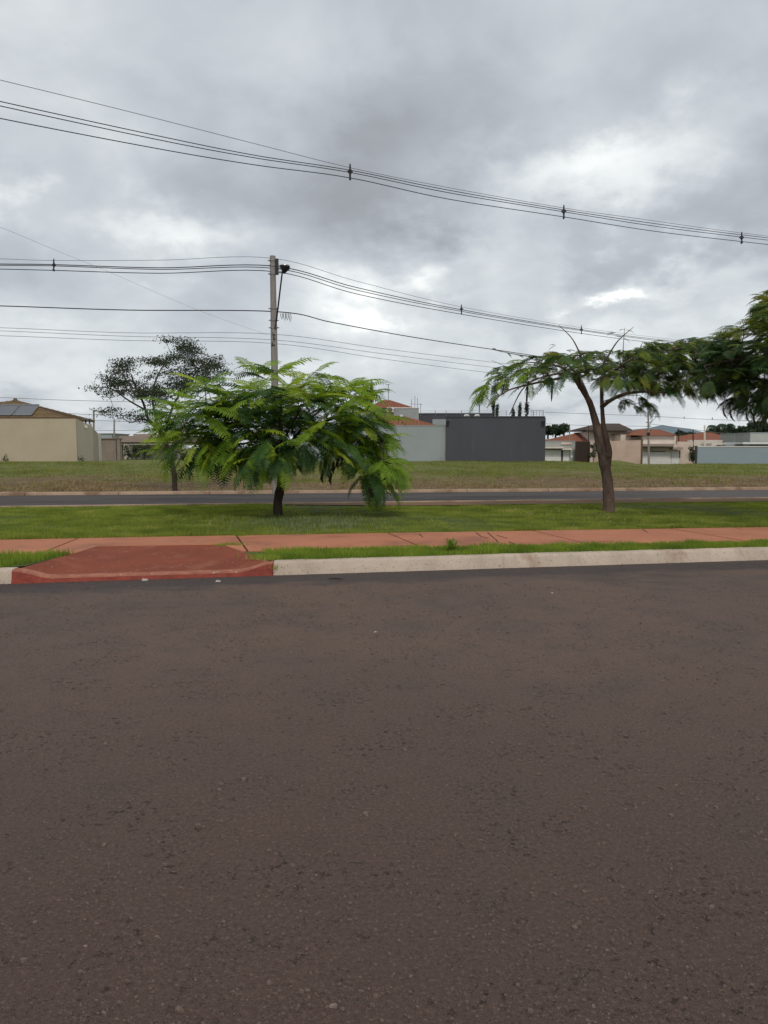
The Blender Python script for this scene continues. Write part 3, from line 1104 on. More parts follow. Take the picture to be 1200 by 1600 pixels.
m.build('dry_pod', M['pod'], label='dark curled seed pod lying in the gutter in front of the kerb', cat='seed pod')


# ================================================================== trees
def frond_mesh(name, length, pairs, pin, droop, mat, seed, wid=0.17, tri=False):
    r = random.Random(seed)
    m = MB()
    pts = []
    a = 0.0
    p = Vector((0, 0, 0))
    nseg = 10
    side = r.uniform(-0.25, 0.25)
    for k in range(nseg + 1):
        pts.append(p.copy())
        t = k / nseg
        a = -droop * t * t * 1.3
        p += Vector((math.cos(a) * math.cos(side * t), math.cos(a) * math.sin(side * t), math.sin(a))) * (length / nseg)

    def at(t):
        f = t * nseg
        i = min(int(f), nseg - 1)
        return pts[i].lerp(pts[i + 1], f - i), (pts[i + 1] - pts[i]).normalized()
    m.tube([pts[0], pts[4], pts[7], pts[10]], [0.006, 0.005, 0.004, 0.002], 3, cap=False)
    for k in range(pairs):
        t = 0.14 + 0.86 * k / (pairs - 1)
        c, d = at(t)
        pl = pin * math.sin(math.pi * min(1, (t * 0.92 + 0.13))) ** 0.6 * r.uniform(0.85, 1.1)
        for s in (-1, 1):
            if r.random() < 0.04:
                continue
            sdv = Vector((-d.y, d.x, 0)).normalized() * s
            up = d.cross(sdv) * s
            dr = r.uniform(0.08, 0.38)
            v = (sdv * 0.92 + d * 0.42).normalized()
            mid = c + v * pl * 0.5 + Vector((0, 0, -0.10 * pl))
            tip = c + v * pl * 0.93 + Vector((0, 0, -dr * pl))
            w = d * (pl * wid * 0.5)
            # two-segment pinna, slightly folded
            m.quad(c - w * 0.4, mid - w, mid + w, c + w * 0.4)
            m.quad(mid - w, tip - w * 0.15, tip + w * 0.15, mid + w)
    return m.mesh(name, mat)


def catmull(pts, n=6):
    pts = [Vector(p) for p in pts]
    out = []
    for i in range(len(pts) - 1):
        p0 = pts[max(0, i - 1)]
        p1, p2 = pts[i], pts[i + 1]
        p3 = pts[min(len(pts) - 1, i + 2)]
        for k in range(n):
            t = k / n
            out.append(0.5 * ((2 * p1) + (-p0 + p2) * t + (2 * p0 - 5 * p1 + 4 * p2 - p3) * t * t + (-p0 + 3 * p1 - 3 * p2 + p3) * t ** 3))
    out.append(pts[-1])
    return out


class Tree:
    def __init__(s, name, base, label, cat, group=None, bark='bark', twig='twig'):
        s.root = thing(name, base, label, cat, group)
        s.base = Vector(base)
        s.nodes = []          # (pos, radius)
        s.bark, s.twig = bark, twig
        s.tw = MB()
        s.ends = []

    def limb(s, pts, r0, r1, name='limb', seg=10, knots=()):
        c = catmull(pts, 6)
        n = len(c)
        rad = []
        for i in range(n):
            t = i / (n - 1)
            rr = r0 + (r1 - r0) * t
            rr *= 1 + random.uniform(-.05, .05)
            for (kt, ka) in knots:
                rr *= 1 + ka * math.exp(-((t - kt) / 0.05) ** 2)
            rad.append(rr)
        m = MB().tube(c, rad, seg)
        s.nodes += [(p, rr) for p, rr in zip(c[(n // 4 if name == 'trunk' else 1):], rad[(n // 4 if name == 'trunk' else 1):])]
        return m.build(name, M[s.bark], s.root, smooth=True)

    def grow(s, targets, r=0.022, rise=0.25, minr=0.006, maxlen=9):
        cen = s.base
        targets = sorted(targets, key=lambda p: min((p - q).length for q, _ in s.nodes))
        for p in targets:
            best, bd = None, 1e9
            for q, rr in s.nodes:
                d = (p - q).length
                w = d + 0.35 * max(0, q.z - p.z) + (0.25 if rr < 0.008 else 0)
                if w < bd:
                    best, bd = (q, rr), w
            q, rr = best
            d = (p - q).length
            if d < 0.05 or d > maxlen:
                s.ends.append((p, (p - q).normalized() if d > 0 else Vector((0, 0, 1))))
                continue
            mid = q.lerp(p, 0.5) + Vector((random.uniform(-.12, .12), random.uniform(-.12, .12), rise * random.uniform(.2, 1))) * d * 0.5
            c = catmull([q, mid, p], max(3, int(d / 0.15)))
            r0 = min(rr * 0.75, r * (0.6 + 0.5 * d))
            r0 = max(r0, minr)
            rad = [r0 + (minr - r0) * i / (len(c) - 1) for i in range(len(c))]
            s.tw.tube(c, rad, 5)
            s.nodes += [(a, b) for a, b in list(zip(c, rad))[2::2]]
            s.ends.append((p, (c[-1] - c[-2]).normalized()))

    def finish_twigs(s):
        s.tw.build('branches', M[s.twig], s.root, smooth=True, kind='stuff')


def in_poly(x, y, poly):
    c = False
    j = len(poly) - 1
    for i in range(len(poly)):
        xi, yi = poly[i]
        xj, yj = poly[j]
        if (yi > y) != (yj > y) and x < (xj - xi) * (y - yi) / (yj - yi) + xi:
            c = not c
        j = i
    return c


def sample_poly(poly, n, Y, depth, minsep=0, up=0.0):
    """points of a crown whose outline, seen from the road, is the polygon"""
    xs_ = [p[0] for p in poly]
    ys_ = [p[1] for p in poly]
    x0, x1, y0, y1 = min(xs_), max(xs_), min(ys_), max(ys_)
    cxx, wx = (x0 + x1) / 2, (x1 - x0) / 2
    outp = []
    tries = 0
    while len(outp) < n and tries < n * 60:
        tries += 1
        px, py = random.uniform(x0, x1), random.uniform(y0, y1)
        if not in_poly(px, py, poly):
            continue
        e = math.sqrt(max(0, 1 - ((px - cxx) / (wx * 1.05)) ** 2))
        yy = Y + random.uniform(-1, 1) * depth * (0.35 + 0.65 * e)
        p = P(px, py, yy)
        if minsep and any((p - q).length < minsep for q in outp):
            continue
        outp.append(p)
    return outp


def put_fronds(tree, specs, meshes_by_kind, limit=300):
    """specs: (kind, pos, az, pitch, roll, scale); nearest ones become parts, the rest one mass"""
    order = sorted(specs, key=lambda q: (q[1] - Vector((0, 0, EYE))).length)
    parts, rest = order[:limit], order[limit:]
    for (kind, pos, az, pitch, roll, sc) in parts:
        me = random.choice(meshes_by_kind[kind])
        o = bpy.data.objects.new('frond', me)
        COL.objects.link(o)
        o.parent = tree.root
        o.location = pos - tree.base
        o.rotation_mode = 'XYZ'
        o.rotation_euler = (roll, -pitch, az)
        o.scale = (sc, sc, sc)
    bykind = {}
    for q in rest:
        bykind.setdefault(q[0], []).append(q)
    for kind, lst in bykind.items():
        Vs, Fs, off = [], [], 0
        for (k_, pos, az, pitch, roll, sc) in lst:
            me = random.choice(meshes_by_kind[kind])
            if me.name not in CACHE:
                co = np.empty(len(me.vertices) * 3, np.float32)
                me.vertices.foreach_get('co', co)
                CACHE[me.name] = (co.reshape(-1, 3), np.array([tuple(p.vertices) for p in me.polygons]))
            co, fa = CACHE[me.name]
            mt = np.array(Euler((roll, -pitch, az)).to_matrix()) * sc
            Vs.append(co @ mt.T + np.array(pos - tree.base))
            Fs.append(fa + off)
            off += len(co)
        o = link('foliage', np_mesh('foliage', np.concatenate(Vs), np.concatenate(Fs), meshes_by_kind[kind][0].materials[0]), tree.root)
        tag(o, kind='stuff')


CACHE = {}
FM = {}
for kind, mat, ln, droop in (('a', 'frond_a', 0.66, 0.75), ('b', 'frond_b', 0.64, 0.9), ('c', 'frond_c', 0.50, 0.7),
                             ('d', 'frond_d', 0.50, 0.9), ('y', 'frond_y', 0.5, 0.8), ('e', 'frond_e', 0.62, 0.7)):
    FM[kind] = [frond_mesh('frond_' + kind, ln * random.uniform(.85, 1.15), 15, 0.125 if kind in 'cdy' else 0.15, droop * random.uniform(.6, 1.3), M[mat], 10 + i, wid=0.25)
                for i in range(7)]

# ---- young flamboyant in the middle of the lawn
random.seed(41)
b = G(435, 806, ZL)
b.z = ZL - 0.02
T = Tree('young_flame_tree', b, 'young bushy bright green fern-leaved tree on the lawn in front of the street lamp pole', 'tree', bark='bark_dark')
YT = b.y
T.limb([b + Vector((0, 0, -.05)), P(434, 785, YT), P(439, 755, YT), P(437, 728, YT + .05)], 0.105, 0.070, 'trunk', 12, ((0.0, .35), (.5, .15)))
J = P(437, 728, YT + .05)
T.limb([J, P(441, 700, YT + .1), P(437, 660, YT + .15), P(443, 600, YT)], 0.060, 0.014)
T.limb([J, P(420, 700, YT - .3), P(380, 665, YT - .7), P(340, 640, YT - 1.0), P(310, 640, YT - 1.1)], 0.045, 0.012)
T.limb([J, P(465, 690, YT - .2), P(505, 660, YT - .5), P(555, 650, YT - .6), P(600, 690, YT - .7)], 0.05, 0.012)
T.limb([J, P(455, 690, YT + .6), P(490, 650, YT + 1.1), P(530, 620, YT + 1.4)], 0.04, 0.012)
T.limb([J, P(425, 690, YT + .5), P(390, 640, YT + 1.2), P(340, 610, YT + 1.5)], 0.04, 0.012)
T.limb([P(441, 700, YT + .1), P(452, 670, YT - .6), P(470, 640, YT - 1.2)], 0.035, 0.012)
outl = [(262, 700), (258, 655), (280, 603), (330, 595), (375, 608), (392, 582), (440, 572), (490, 582), (530, 590), (560, 600),
        (588, 645), (604, 690), (616, 730), (596, 752), (570, 745), (545, 715), (515, 700), (480, 690), (455, 712), (400, 722), (340, 705), (300, 715)]
tg = sample_poly(outl, 150, YT, 1.45, 0.20) + sample_poly([(300, 690), (330, 630), (400, 610), (480, 610), (560, 640), (590, 700), (500, 690), (440, 690), (380, 705)], 60, YT, 0.8, 0.15)
T.grow(tg, 0.016)
specs = []
for (p, d) in T.ends:
    rel = P(435, 650, YT)
    topness = (p.z - rel.z)
    nfr = random.randint(4, 6)
    a0 = random.uniform(0, 6.28)
    outaz = math.atan2(p.y - YT, p.x - rel.x)
    for k in range(nfr):
        az = a0 + k * 6.28 / nfr + random.uniform(-.3, .3)
        if random.random() < 0.55:
            az = outaz + random.gauss(0, 0.8)
        pitch = random.uniform(-0.45, 0.50) + 0.25 * topness
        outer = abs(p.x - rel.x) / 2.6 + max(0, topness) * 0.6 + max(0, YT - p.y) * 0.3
        kind = 'a' if random.random() < 0.10 + 0.75 * outer else 'b'  # crown's lit outside and shaded interior put into the frond colour
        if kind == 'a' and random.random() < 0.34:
            kind = 'e'  # lime: paler young fronds that also paint in the highlights
        if p.z < 1.75 and random.random() < 0.35:
            pitch -= 0.7
        specs.append((kind, p, az, pitch, random.uniform(-.35, .35), random.uniform(0.95, 1.45)))
# lower hanging fronds
for (px, py, dy, az, pt, kind) in [(395, 722, -1.0, 3.5, -.9, 'a'), (420, 725, -1.2, 4.0, -1.0, 'a'), (440, 715, -1.3, 4.9, -1.2, 'a'),
                                   (300, 712, -.6, 3.4, -.9, 'b'), (275, 702, -.3, 3.1, -.8, 'a'), (345, 705, -1, 3.7, -1.0, 'b'),
                                   (585, 745, -.5, 5.9, -1.0, 'a'), (600, 735, -.3, 0.2, -.7, 'a'), (612, 740, -.6, 5.7, -.9, 'a'),
                                   (590, 750, -.8, 4.8, -1.3, 'b'), (575, 742, -.4, 4.2, -1.2, 'b'), (620, 725, -.2, 0.1, -.5, 'a'),
                                   (520, 705, -.9, 4.0, -1.1, 'b'), (545, 710, -.8, 5.2, -1.1, 'b'), (480, 700, -1.2, 5.0, -1.1, 'b'),
                                   (600, 752, .2, 0.4, -1.0, 'a'), (585, 752, -.2, 5.2, -1.25, 'a')]:
    for q in range(2):
        specs.append((kind, P(px + random.uniform(-8, 8), py + random.uniform(-8, 4), YT + dy), az + random.uniform(-.3, .3), pt + random.uniform(-.2, .2), random.uniform(-.3, .3), random.uniform(.9, 1.2)))
for k in range(42):
    px = random.uniform(262, 625)
    if 415 < px < 520 and random.random() < .7:
        continue
    py = np.interp(px, [262, 300, 345, 400, 450, 500, 540, 580, 625], [700, 712, 708, 718, 708, 690, 705, 740, 735]) - random.uniform(0, 22)
    e = 1 - abs(px - 440) / 220
    yy = YT - random.uniform(.2, 1.5) * (0.4 + e)
    az = math.atan2(-1, (px - 440) / 110) + random.gauss(0, .5)
    specs.append((random.choice('aabe'), P(px, py, yy), az, random.uniform(-1.1, -.4), random.uniform(-.3, .3), random.uniform(.9, 1.3)))
T.finish_twigs()
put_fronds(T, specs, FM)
for (px, py) in [(508, 722), (513, 735), (520, 728), (503, 742), (516, 745), (527, 720), (578, 760), (582, 768), (586, 772)]:
    m = MB()
    p = P(px, py, YT - .7)
    m.tube([p + Vector((0, 0, .14)), p + Vector((.02, 0, .05)), p + Vector((-.01, 0, -.08)), p + Vector((.02, .01, -.17))], [.006, .028, .03, .006], 6, flat=.4)
    m.build('seed_pod', M['pod'], T.root, smooth=True)

# ---- mature tree right of centre
random.seed(52)
b = G(951, 799, ZL)
b.z = ZL - 0.02
Y2 = b.y
T = Tree('flame_tree', b, 'flat-topped spreading tree with a forked brown trunk on the lawn at right', 'tree')
f0 = P(942, 716, Y2)
T.limb([b + Vector((0, 0, -.05)), P(951, 780, Y2), P(949, 750, Y2), P(944, 722, Y2), P(938, 695, Y2), P(933, 668, Y2)], 0.135, 0.098, 'trunk', 14, ((0.0, .30), (.58, .18)))
T.limb([P(948, 730, Y2), P(951, 706, Y2 - .05), P(946, 680, Y2 - .07), P(942, 655, Y2 - .05), P(940, 600, Y2 + .1), P(945, 565, Y2 + .3)], 0.092, 0.022, seg=12)
T.limb([P(933, 668, Y2), P(928, 650, Y2), P(921, 628, Y2 - .1), P(908, 606, Y2 - .2), P(897, 590, Y2 - .3)], 0.088, 0.045, seg=12)
T.limb([P(899, 593, Y2 - .3), P(885, 578, Y2 - .4), P(860, 569, Y2 - .6), P(825, 566, Y2 - .8)], 0.036, 0.010, seg=9)
T.limb([P(903, 600, Y2 - .2), P(905, 575, Y2 - .1), P(912, 555, Y2 + .1)], 0.032, 0.010, seg=9)
T.limb([P(940, 636, Y2), P(955, 625, Y2 - .3), P(975, 616, Y2 - .6), P(1005, 612, Y2 - .8), P(1050, 614, Y2 - 1.0)], 0.05, 0.02)
T.limb([P(905, 606, Y2 - .2), P(900, 585, Y2 - .6), P(860, 586, Y2 - .9), P(820, 604, Y2 - 1.1), P(796, 648, Y2 - 1.2)], 0.034, 0.008)
T.limb([P(880, 590, Y2 - .3), P(830, 600, Y2 - .7), P(790, 612, Y2 - 1.0), P(760, 637, Y2 - 1.2)], 0.03, 0.007)
T.limb([P(922, 628, Y2 - .1), P(905, 590, Y2 + .5), P(880, 565, Y2 + 1.0), P(850, 552, Y2 + 1.4)], 0.038, 0.010)
T.limb([P(940, 600, Y2 + .1), P(965, 575, Y2 + .7), P(1000, 560, Y2 + 1.2), P(1050, 555, Y2 + 1.4)], 0.036, 0.010)
T.limb([P(940, 605, Y2 + .1), P(960, 580, Y2 - .5), P(1000, 555, Y2 - .9), P(1060, 545, Y2 - 1.0)], 0.036, 0.010)
T.limb([P(920, 585, Y2), P(905, 550, Y2 - .1), P(893, 528, Y2 - .2), P(873, 508, Y2 - .3)], 0.024, 0.005, 'bare_branch')
T.limb([P(940, 575, Y2 + .1), P(955, 548, Y2 - .1), P(968, 530, Y2 - .3), P(990, 511, Y2 - .5)], 0.024, 0.005, 'bare_branch')
T.limb([P(973, 565, Y2), P(974, 540, Y2), P(976, 512, Y2)], 0.012, 0.004, 'bare_branch')
MB().tube([P(947, 718, Y2 - .06), P(950, 712, Y2 - .08), P(951, 706, Y2 - .06)], [.05, .085, .04], 10).build('knot', M['bark'], T.root, smooth=True)
T.limb([P(870, 560, Y2), P(820, 556, Y2 - .2), P(768, 546, Y2 - .4)], 0.018, 0.004, 'bare_branch')
T.limb([P(860, 572, Y2), P(815, 580, Y2 - .2), P(768, 563, Y2 - .3)], 0.014, 0.003, 'bare_branch')
outl = [(745, 602), (770, 580), (800, 568), (850, 553), (900, 548), (945, 545), (1000, 535), (1060, 528), (1100, 530), (1140, 545), (1150, 580),
        (1120, 604), (1060, 606), (1010, 600), (975, 596), (900, 580), (850, 590), (800, 604), (770, 610)]
tg = sample_poly(outl, 260, Y2, 1.9, 0.20)
tg += sample_poly([(830, 580), (860, 556), (940, 550), (1010, 548), (1060, 560), (1040, 600), (975, 600), (900, 585)], 90, Y2, 1.2, 0.12)
tg += [P(*q) for q in ((975, 622, Y2 + .2), (990, 632, Y2), (1000, 618, Y2 + .4), (1010, 628, Y2 + .1), (765, 600, Y2 - 1), (780, 615, Y2 - 1.1), (797, 640, Y2 - 1.2), (755, 612, Y2 - 1.2))]
T.grow(tg, 0.015, rise=0.14)
specs = []
for (p, d) in T.ends:
    if random.random() < 0.15 and p.x < P(1000, 600, Y2).x:
        continue
    outaz = math.atan2(p.y - Y2, p.x - P(945, 600, Y2).x)
    rgt = p.x > P(1000, 600, Y2).x
    for k in range(random.randint(4, 6) if rgt else random.randint(3, 5)):
        az = outaz + random.gauss(0, 1.1)
        if p.x < P(820, 600, Y2).x:
            az = math.pi + random.gauss(0, .7)
        pitch = random.uniform(-0.5, 0.25) - (0.5 if p.z < P(0, 590, Y2).z else 0)
        kind = random.choices('cdby', (7, 3, 2, 1))[0]
        if p.x < P(830, 600, Y2).x:
            kind = random.choices('cab', (4, 3, 1))[0]
        specs.append((kind, p, az, pitch, random.uniform(-.4, .4), random.uniform(0.55, 0.95) * (1.15 if rgt else 1)))
# few small leaves on the bare twigs
for (px, py) in ((775, 545), (792, 549), (808, 552), (826, 553), (838, 556), (976, 513), (962, 518), (868, 538), (885, 545), (972, 525)):
    for q in range(2):
        specs.append(('d', P(px, py + 2, Y2 - .3), random.uniform(0, 6.28), random.uniform(-.6, .3), 0, random.uniform(.3, .5)))
T.finish_twigs()
put_fronds(T, specs, FM)
m = MB()
for k in range(5):
    p = P(random.choice((823, 868, 868, 862, 826)), random.uniform(600, 618), Y2 - .8)
    m.tube([p + Vector((0, 0, .2)), p + Vector((.01, 0, .05)), p + Vector((0, 0, -.15)), p + Vector((0, 0, -.25))], [.004, .018, .02, .005], 5, flat=.4)
m.build('seed_pods', M['pod'], T.root, smooth=True)

# ---- big tree at the right edge, trunk just outside the picture
random.seed(63)
Y3 = 15.6
b = Vector((9.6, Y3, ZL - .02))
T = Tree('spreading_tree', b, 'large dark fern-leaved tree reaching in from the right edge', 'tree')
tp = lambda px, py, dy=0: P(px, py, Y3 + dy)
T.limb([b + Vector((0, 0, -.05)), b + Vector((-.05, 0, 1.0)), b + Vector((-.15, 0, 1.9))], 0.17, 0.13, 'trunk', 14, ((0, .3),))
hub = b + Vector((-.15, 0, 1.9))
T.limb([hub, tp(1270, 590, -.3), tp(1210, 570, -.6), tp(1150, 562, -.8), tp(1100, 572, -.9)], 0.08, 0.012)
T.limb([hub, tp(1260, 600, .3), tp(1190, 595, .4), tp(1130, 560, .5), tp(1085, 550, .5)], 0.07, 0.012)
T.limb([hub, tp(1310, 520, .1), tp(1270, 460, 0), tp(1225, 430, -.2)], 0.08, 0.015)
T.limb([hub, tp(1370, 540, .4), tp(1440, 480, .5)], 0.08, 0.02)
T.limb([hub, tp(1340, 560, -.8), tp(1400, 520, -1.3)], 0.06, 0.02)
T.limb([hub, tp(1240, 540, 1.0), tp(1180, 510, 1.4)], 0.06, 0.015)
T.limb([tp(1300, 520, .1), tp(1240, 500, -.2), tp(1180, 510, -.4), tp(1140, 522, -.5)], 0.04, 0.01)
outl = [(1100, 592), (1085, 565), (1120, 530), (1150, 516), (1185, 498), (1225, 440), (1300, 400), (1420, 420), (1500, 500), (1480, 600),
        (1400, 640), (1300, 640), (1220, 632), (1180, 625), (1140, 612)]
tg = sample_poly(outl, 290, Y3, 2.0, 0.2) + sample_poly([(1115, 590), (1110, 545), (1150, 512), (1180, 492), (1215, 440), (1235, 500), (1225, 600), (1170, 612)], 60, Y3, 1.2, 0.15)
tg += [tp(*q) for q in ((1150, 618, 0), (1170, 625, -.4), (1190, 630, -.2), (1205, 640, .2), (1195, 615, .5), (1160, 600, .6), (1180, 590, .3), (1200, 580, -.5), (1205, 560, 0), (1195, 600, -.8), (1120, 600, -.3), (1105, 585, .3), (1165, 560, .2), (1180, 570, -.9), (1150, 590, -.4), (1190, 620, -1), (1170, 610, .9))]
T.grow(tg, 0.02, rise=0.12)
specs = []
for (p, d) in T.ends:
    outaz = math.atan2(p.y - Y3, p.x - b.x)
    low = p.z < tp(0, 600).z
    for k in range(random.randint(6, 9)):
        az = outaz + random.gauss(0, 1.0)
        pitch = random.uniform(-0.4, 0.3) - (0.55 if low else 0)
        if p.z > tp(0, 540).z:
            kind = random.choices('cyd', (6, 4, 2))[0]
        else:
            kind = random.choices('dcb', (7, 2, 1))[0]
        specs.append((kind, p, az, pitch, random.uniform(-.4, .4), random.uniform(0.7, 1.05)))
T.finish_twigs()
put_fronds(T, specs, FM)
for (px, py) in ((1132, 648), (1143, 652), (1168, 655), (1180, 662), (1174, 646)):
    m = MB()
    p = tp(px, py - 6, -.4)
    m.tube([p + Vector((-.03, 0, .12)), p + Vector((-.03, 0, .03)), p + Vector((0, 0, -.08)), p + Vector((.07, 0, -.16))], [.004, .016, .019, .005], 5, flat=.4)
    m.tube([p + Vector((-.03, 0, .12)), p + Vector((.0, 0, .26)), p + Vector((.05, 0, .40))], .004, 4)
    m.build('seed_pod', M['pod'], T.root, smooth=True)


# ---- small leaved tree beyond the far road (left)
random.seed(74)
def leaf_cloud(pts, nper, spread, size, flat=0.6):
    Vs = []
    for p in pts:
        c = np.array(p) + rng.normal(0, 1, (nper, 3)) * np.array([spread, spread, spread * flat])
        a = rng.normal(0, 1, (nper, 3))
        a /= np.linalg.norm(a, axis=1, keepdims=True)
        bb = rng.normal(0, 1, (nper, 3))
        bb = np.cross(a, bb)
        bb /= np.linalg.norm(bb, axis=1, keepdims=True)
        s = size * rng.uniform(0.6, 1.4, (nper, 1))
        Vs.append(np.stack([c - a * s, c - bb * s * .45, c + a * s, c + bb * s * .45], 1))
    V = np.concatenate(Vs).reshape(-1, 3)
    return V, np.arange(len(V)).reshape(-1, 4)


def leafy(tree, pts, nper, spread, size, mat, flat=0.6, name='crown'):
    V, F = leaf_cloud(pts, nper, spread, size, flat)
    o = link(name, np_mesh(name, V - np.array(tree.base if hasattr(tree, 'base') else ORG[tree]), F, M[mat]), tree.root if hasattr(tree, 'root') else tree)
    return tag(o, kind='stuff')


b = G(273, 767, 0.1)
Y4 = b.y
b.z = float(tz(b.x, b.y)) - 0.05
T = Tree('small_leaved_tree', b, 'thin dark sparse-leaved tree across the far road behind the young green tree', 'tree', bark='bark_dark', twig='bark_dark')
q = lambda px, py, dy=0: P(px, py, Y4 + dy)
T.limb([b, q(272, 740), q(266, 715), q(258, 690), q(248, 672)], 0.10, 0.075, 'trunk')
T.limb([q(248, 672), q(232, 655), q(224, 630), q(212, 605), q(205, 585)], 0.06, 0.02)
T.limb([q(248, 672), q(243, 650, .3), q(238, 620, .6), q(245, 590, .8), q(262, 560, .9)], 0.06, 0.015)
T.limb([q(256, 690), q(262, 660, -.4), q(275, 625, -.7), q(300, 590, -.9), q(320, 565, -1)], 0.055, 0.015)
T.limb([q(240, 662), q(222, 655, -.4), q(205, 660, -.7), q(190, 652, -.8)], 0.03, 0.01)
T.limb([q(226, 640), q(200, 625, .4), q(175, 608, .6), q(155, 605, .7)], 0.035, 0.01)
tg = sample_poly([(142, 606), (160, 600), (168, 570), (195, 556), (215, 560), (250, 556), (285, 552), (300, 560), (330, 560), (350, 572), (345, 590), (310, 600), (300, 620), (270, 622), (245, 640), (215, 625), (180, 622)], 115, Y4, 1.9, 0.22)
tg += sample_poly([(262, 545), (280, 530), (310, 530), (318, 548), (300, 556)], 12, Y4, .8)
tg += [q(156, 642), q(165, 645), q(178, 640), q(190, 650), q(215, 655), q(205, 648), q(258, 530), q(272, 533), q(355, 582, -.5), q(340, 560, -.6), q(255, 650, .4), q(225, 652, -.3)]
T.grow(tg, 0.02, rise=0.1, minr=0.008)
T.finish_twigs()
leafy(T, [e[0] for e in T.ends], 125, 0.165, 0.036, 'leaf_far', 0.42)


# ================================================================== buildings
def frontbox(px0, py0, px1, py1, Y, depth):
    a = P(px0, py0, Y)
    c = P(px1, py1, Y)
    return (min(a.x, c.x), max(a.x, c.x), Y, Y + depth, min(a.z, c.z), max(a.z, c.z))


def fb(m, px0, py0, px1, py1, Y, depth):
    return m.box(*frontbox(px0, py0, px1, py1, Y, depth))


def box_part(name, mat, parent, px0, py0, px1, py1, Y, depth, bev=0, **kw):
    return fb(MB(), px0, py0, px1, py1, Y, depth).build(name, M[mat], parent, bev=bev, **kw)


def roof_courses(parent, corners, mat, rows=14, thick=0.05, name='roof', waves=0):
    """corners: list of faces; each face = (eaveA, eaveB, topB, topA); stepped courses of barrel tile"""
    m = MB()
    for (ea, eb, tb, ta) in corners:
        ea, eb, tb, ta = map(Vector, (ea, eb, tb, ta))
        nrm = (eb - ea).cross(ta - ea)
        if nrm.length < 1e-6:
            nrm = (eb - ea).cross(tb - ea)
        nrm.normalize()
        if nrm.z < 0:
            nrm = -nrm
        for k in range(rows):
            t0, t1 = k / rows, (k + 1) / rows
            a0, b0 = ea.lerp(ta, t0), eb.lerp(tb, t0)
            a1, b1 = ea.lerp(ta, t1), eb.lerp(tb, t1)
            w = (b0 - a0).length
            nw_ = max(1, int(w / 0.28)) if waves else 1
            up = nrm * thick
            i = len(m.v)
            # lower edge proud (with scallops), upper edge flush
            for j in range(2 * nw_ + 1):
                s = j / (2 * nw_)
                hgt = up * (1.0 if (j % 2) or not waves else 0.35)
                m.v.append(tuple(a0.lerp(b0, s) + hgt))
                m.v.append(tuple(a1.lerp(b1, s) + hgt * 0.3))
                m.v.append(tuple(a0.lerp(b0, s) - up * 0.2))
            for j in range(2 * nw_):
                a = i + 3 * j
                m.f.append((a, a + 3, a + 4, a + 1))
                m.f.append((a + 2, a + 5, a + 3, a))
    return m.build(name, M[mat], parent)


def ridge(parent, lines, r, mat='tile_ridge'):
    for (a, b) in lines:
        m = MB()
        a, b = Vector(a), Vector(b)
        n = max(2, int((b - a).length / 0.4))
        pts, rad = [], []
        for k in range(n):
            pts += [a.lerp(b, k / n), a.lerp(b, (k + 0.95) / n)]
            rad += [r * 0.85, r * 1.1]
        m.tube(pts, rad, 7)
        m.build('ridge_tiles', M[mat], parent)


def hip_roof(parent, x0, x1, y0, y1, z0, z1, ry, mat, rows, rx=None, waves=1, ridge_mat='tile_ridge', rr=0.10, thick=0.05):
    """ridge from (rx0,ry) to (rx1,ry)"""
    rx0, rx1 = rx if rx else ((x0 + x1) / 2,) * 2
    A, B, C, D = (x0, y0, z0), (x1, y0, z0), (x1, y1, z0), (x0, y1, z0)
    E, F_ = (rx0, ry, z1), (rx1, ry, z1)
    roof_courses(parent, [(A, B, F_, E), (B, C, F_, F_), (C, D, E, F_), (D, A, E, E)], mat, rows, thick, waves=waves)
    ln = [(A, E), (B, F_), (C, F_), (D, E)]
    if rx1 - rx0 > 0.1:
        ln.append((E, F_))
    ridge(parent, ln, rr, ridge_mat)


# ---- A: long beige boundary wall, left
YA = 55.0
zA = 0.4
bw = thing('boundary_wall', (-25, YA, zA), 'long plain beige boundary wall at far left behind the field', 'wall')
xr = P(120, 700, YA).x
m = MB()
zt = P(60, 653.5, YA).z
m.box(-62, xr - .002, YA, YA + 0.18, zA, zt)
m.build('front_panel', M['beige'], bw)
m = MB()      # canted corner panel
xa = P(120, 700, YA).x
xe, YE = P(146, 700, 59).x, 59.0
m.prism([(xa, YA), (xe, YE), (xe - .2, YE), (xa - .2, YA + .2)], zA, zt,
        ztop=[zt, P(146, 667, YE).z, P(146, 667, YE).z, zt])
m.build('side_panel', M['beige_pale_lit'], bw)  # paler than the front: light on this side put into the colour
m = MB()
x2, Y2b = P(153, 700, 62).x, 62.0
m.prism([(xe + .02, YE), (x2, Y2b), (x2 - .2, Y2b), (xe - .2, YE + .02)], zA, 0,
        ztop=[P(146, 669, YE).z, P(153, 676, Y2b).z, P(153, 676, Y2b).z, P(146, 669, YE).z])
m.build('side_panel', M['beige'], bw)
m = MB()
x3, Y3b = P(158.5, 700, 65).x, 65.0
m.prism([(x2 + .05, Y2b), (x3, Y3b), (x3 - .2, Y3b), (x2 - .2, Y2b + .02)], zA - .2, 0, ztop=[P(153, 677, Y2b).z] * 2 + [P(153, 677, Y2b).z] * 2)
m.build('side_panel', M['cream'], bw)
m = MB()
m.box(-62, xr - 1.0, YA - .03, YA + .21, zt + .002, zt + .07)
m.box(xr - 1.0, xa + .02, YA - .03, YA + .21, zt + .002, zt + .07)
m.build('coping', M['tile_ridge'], bw)
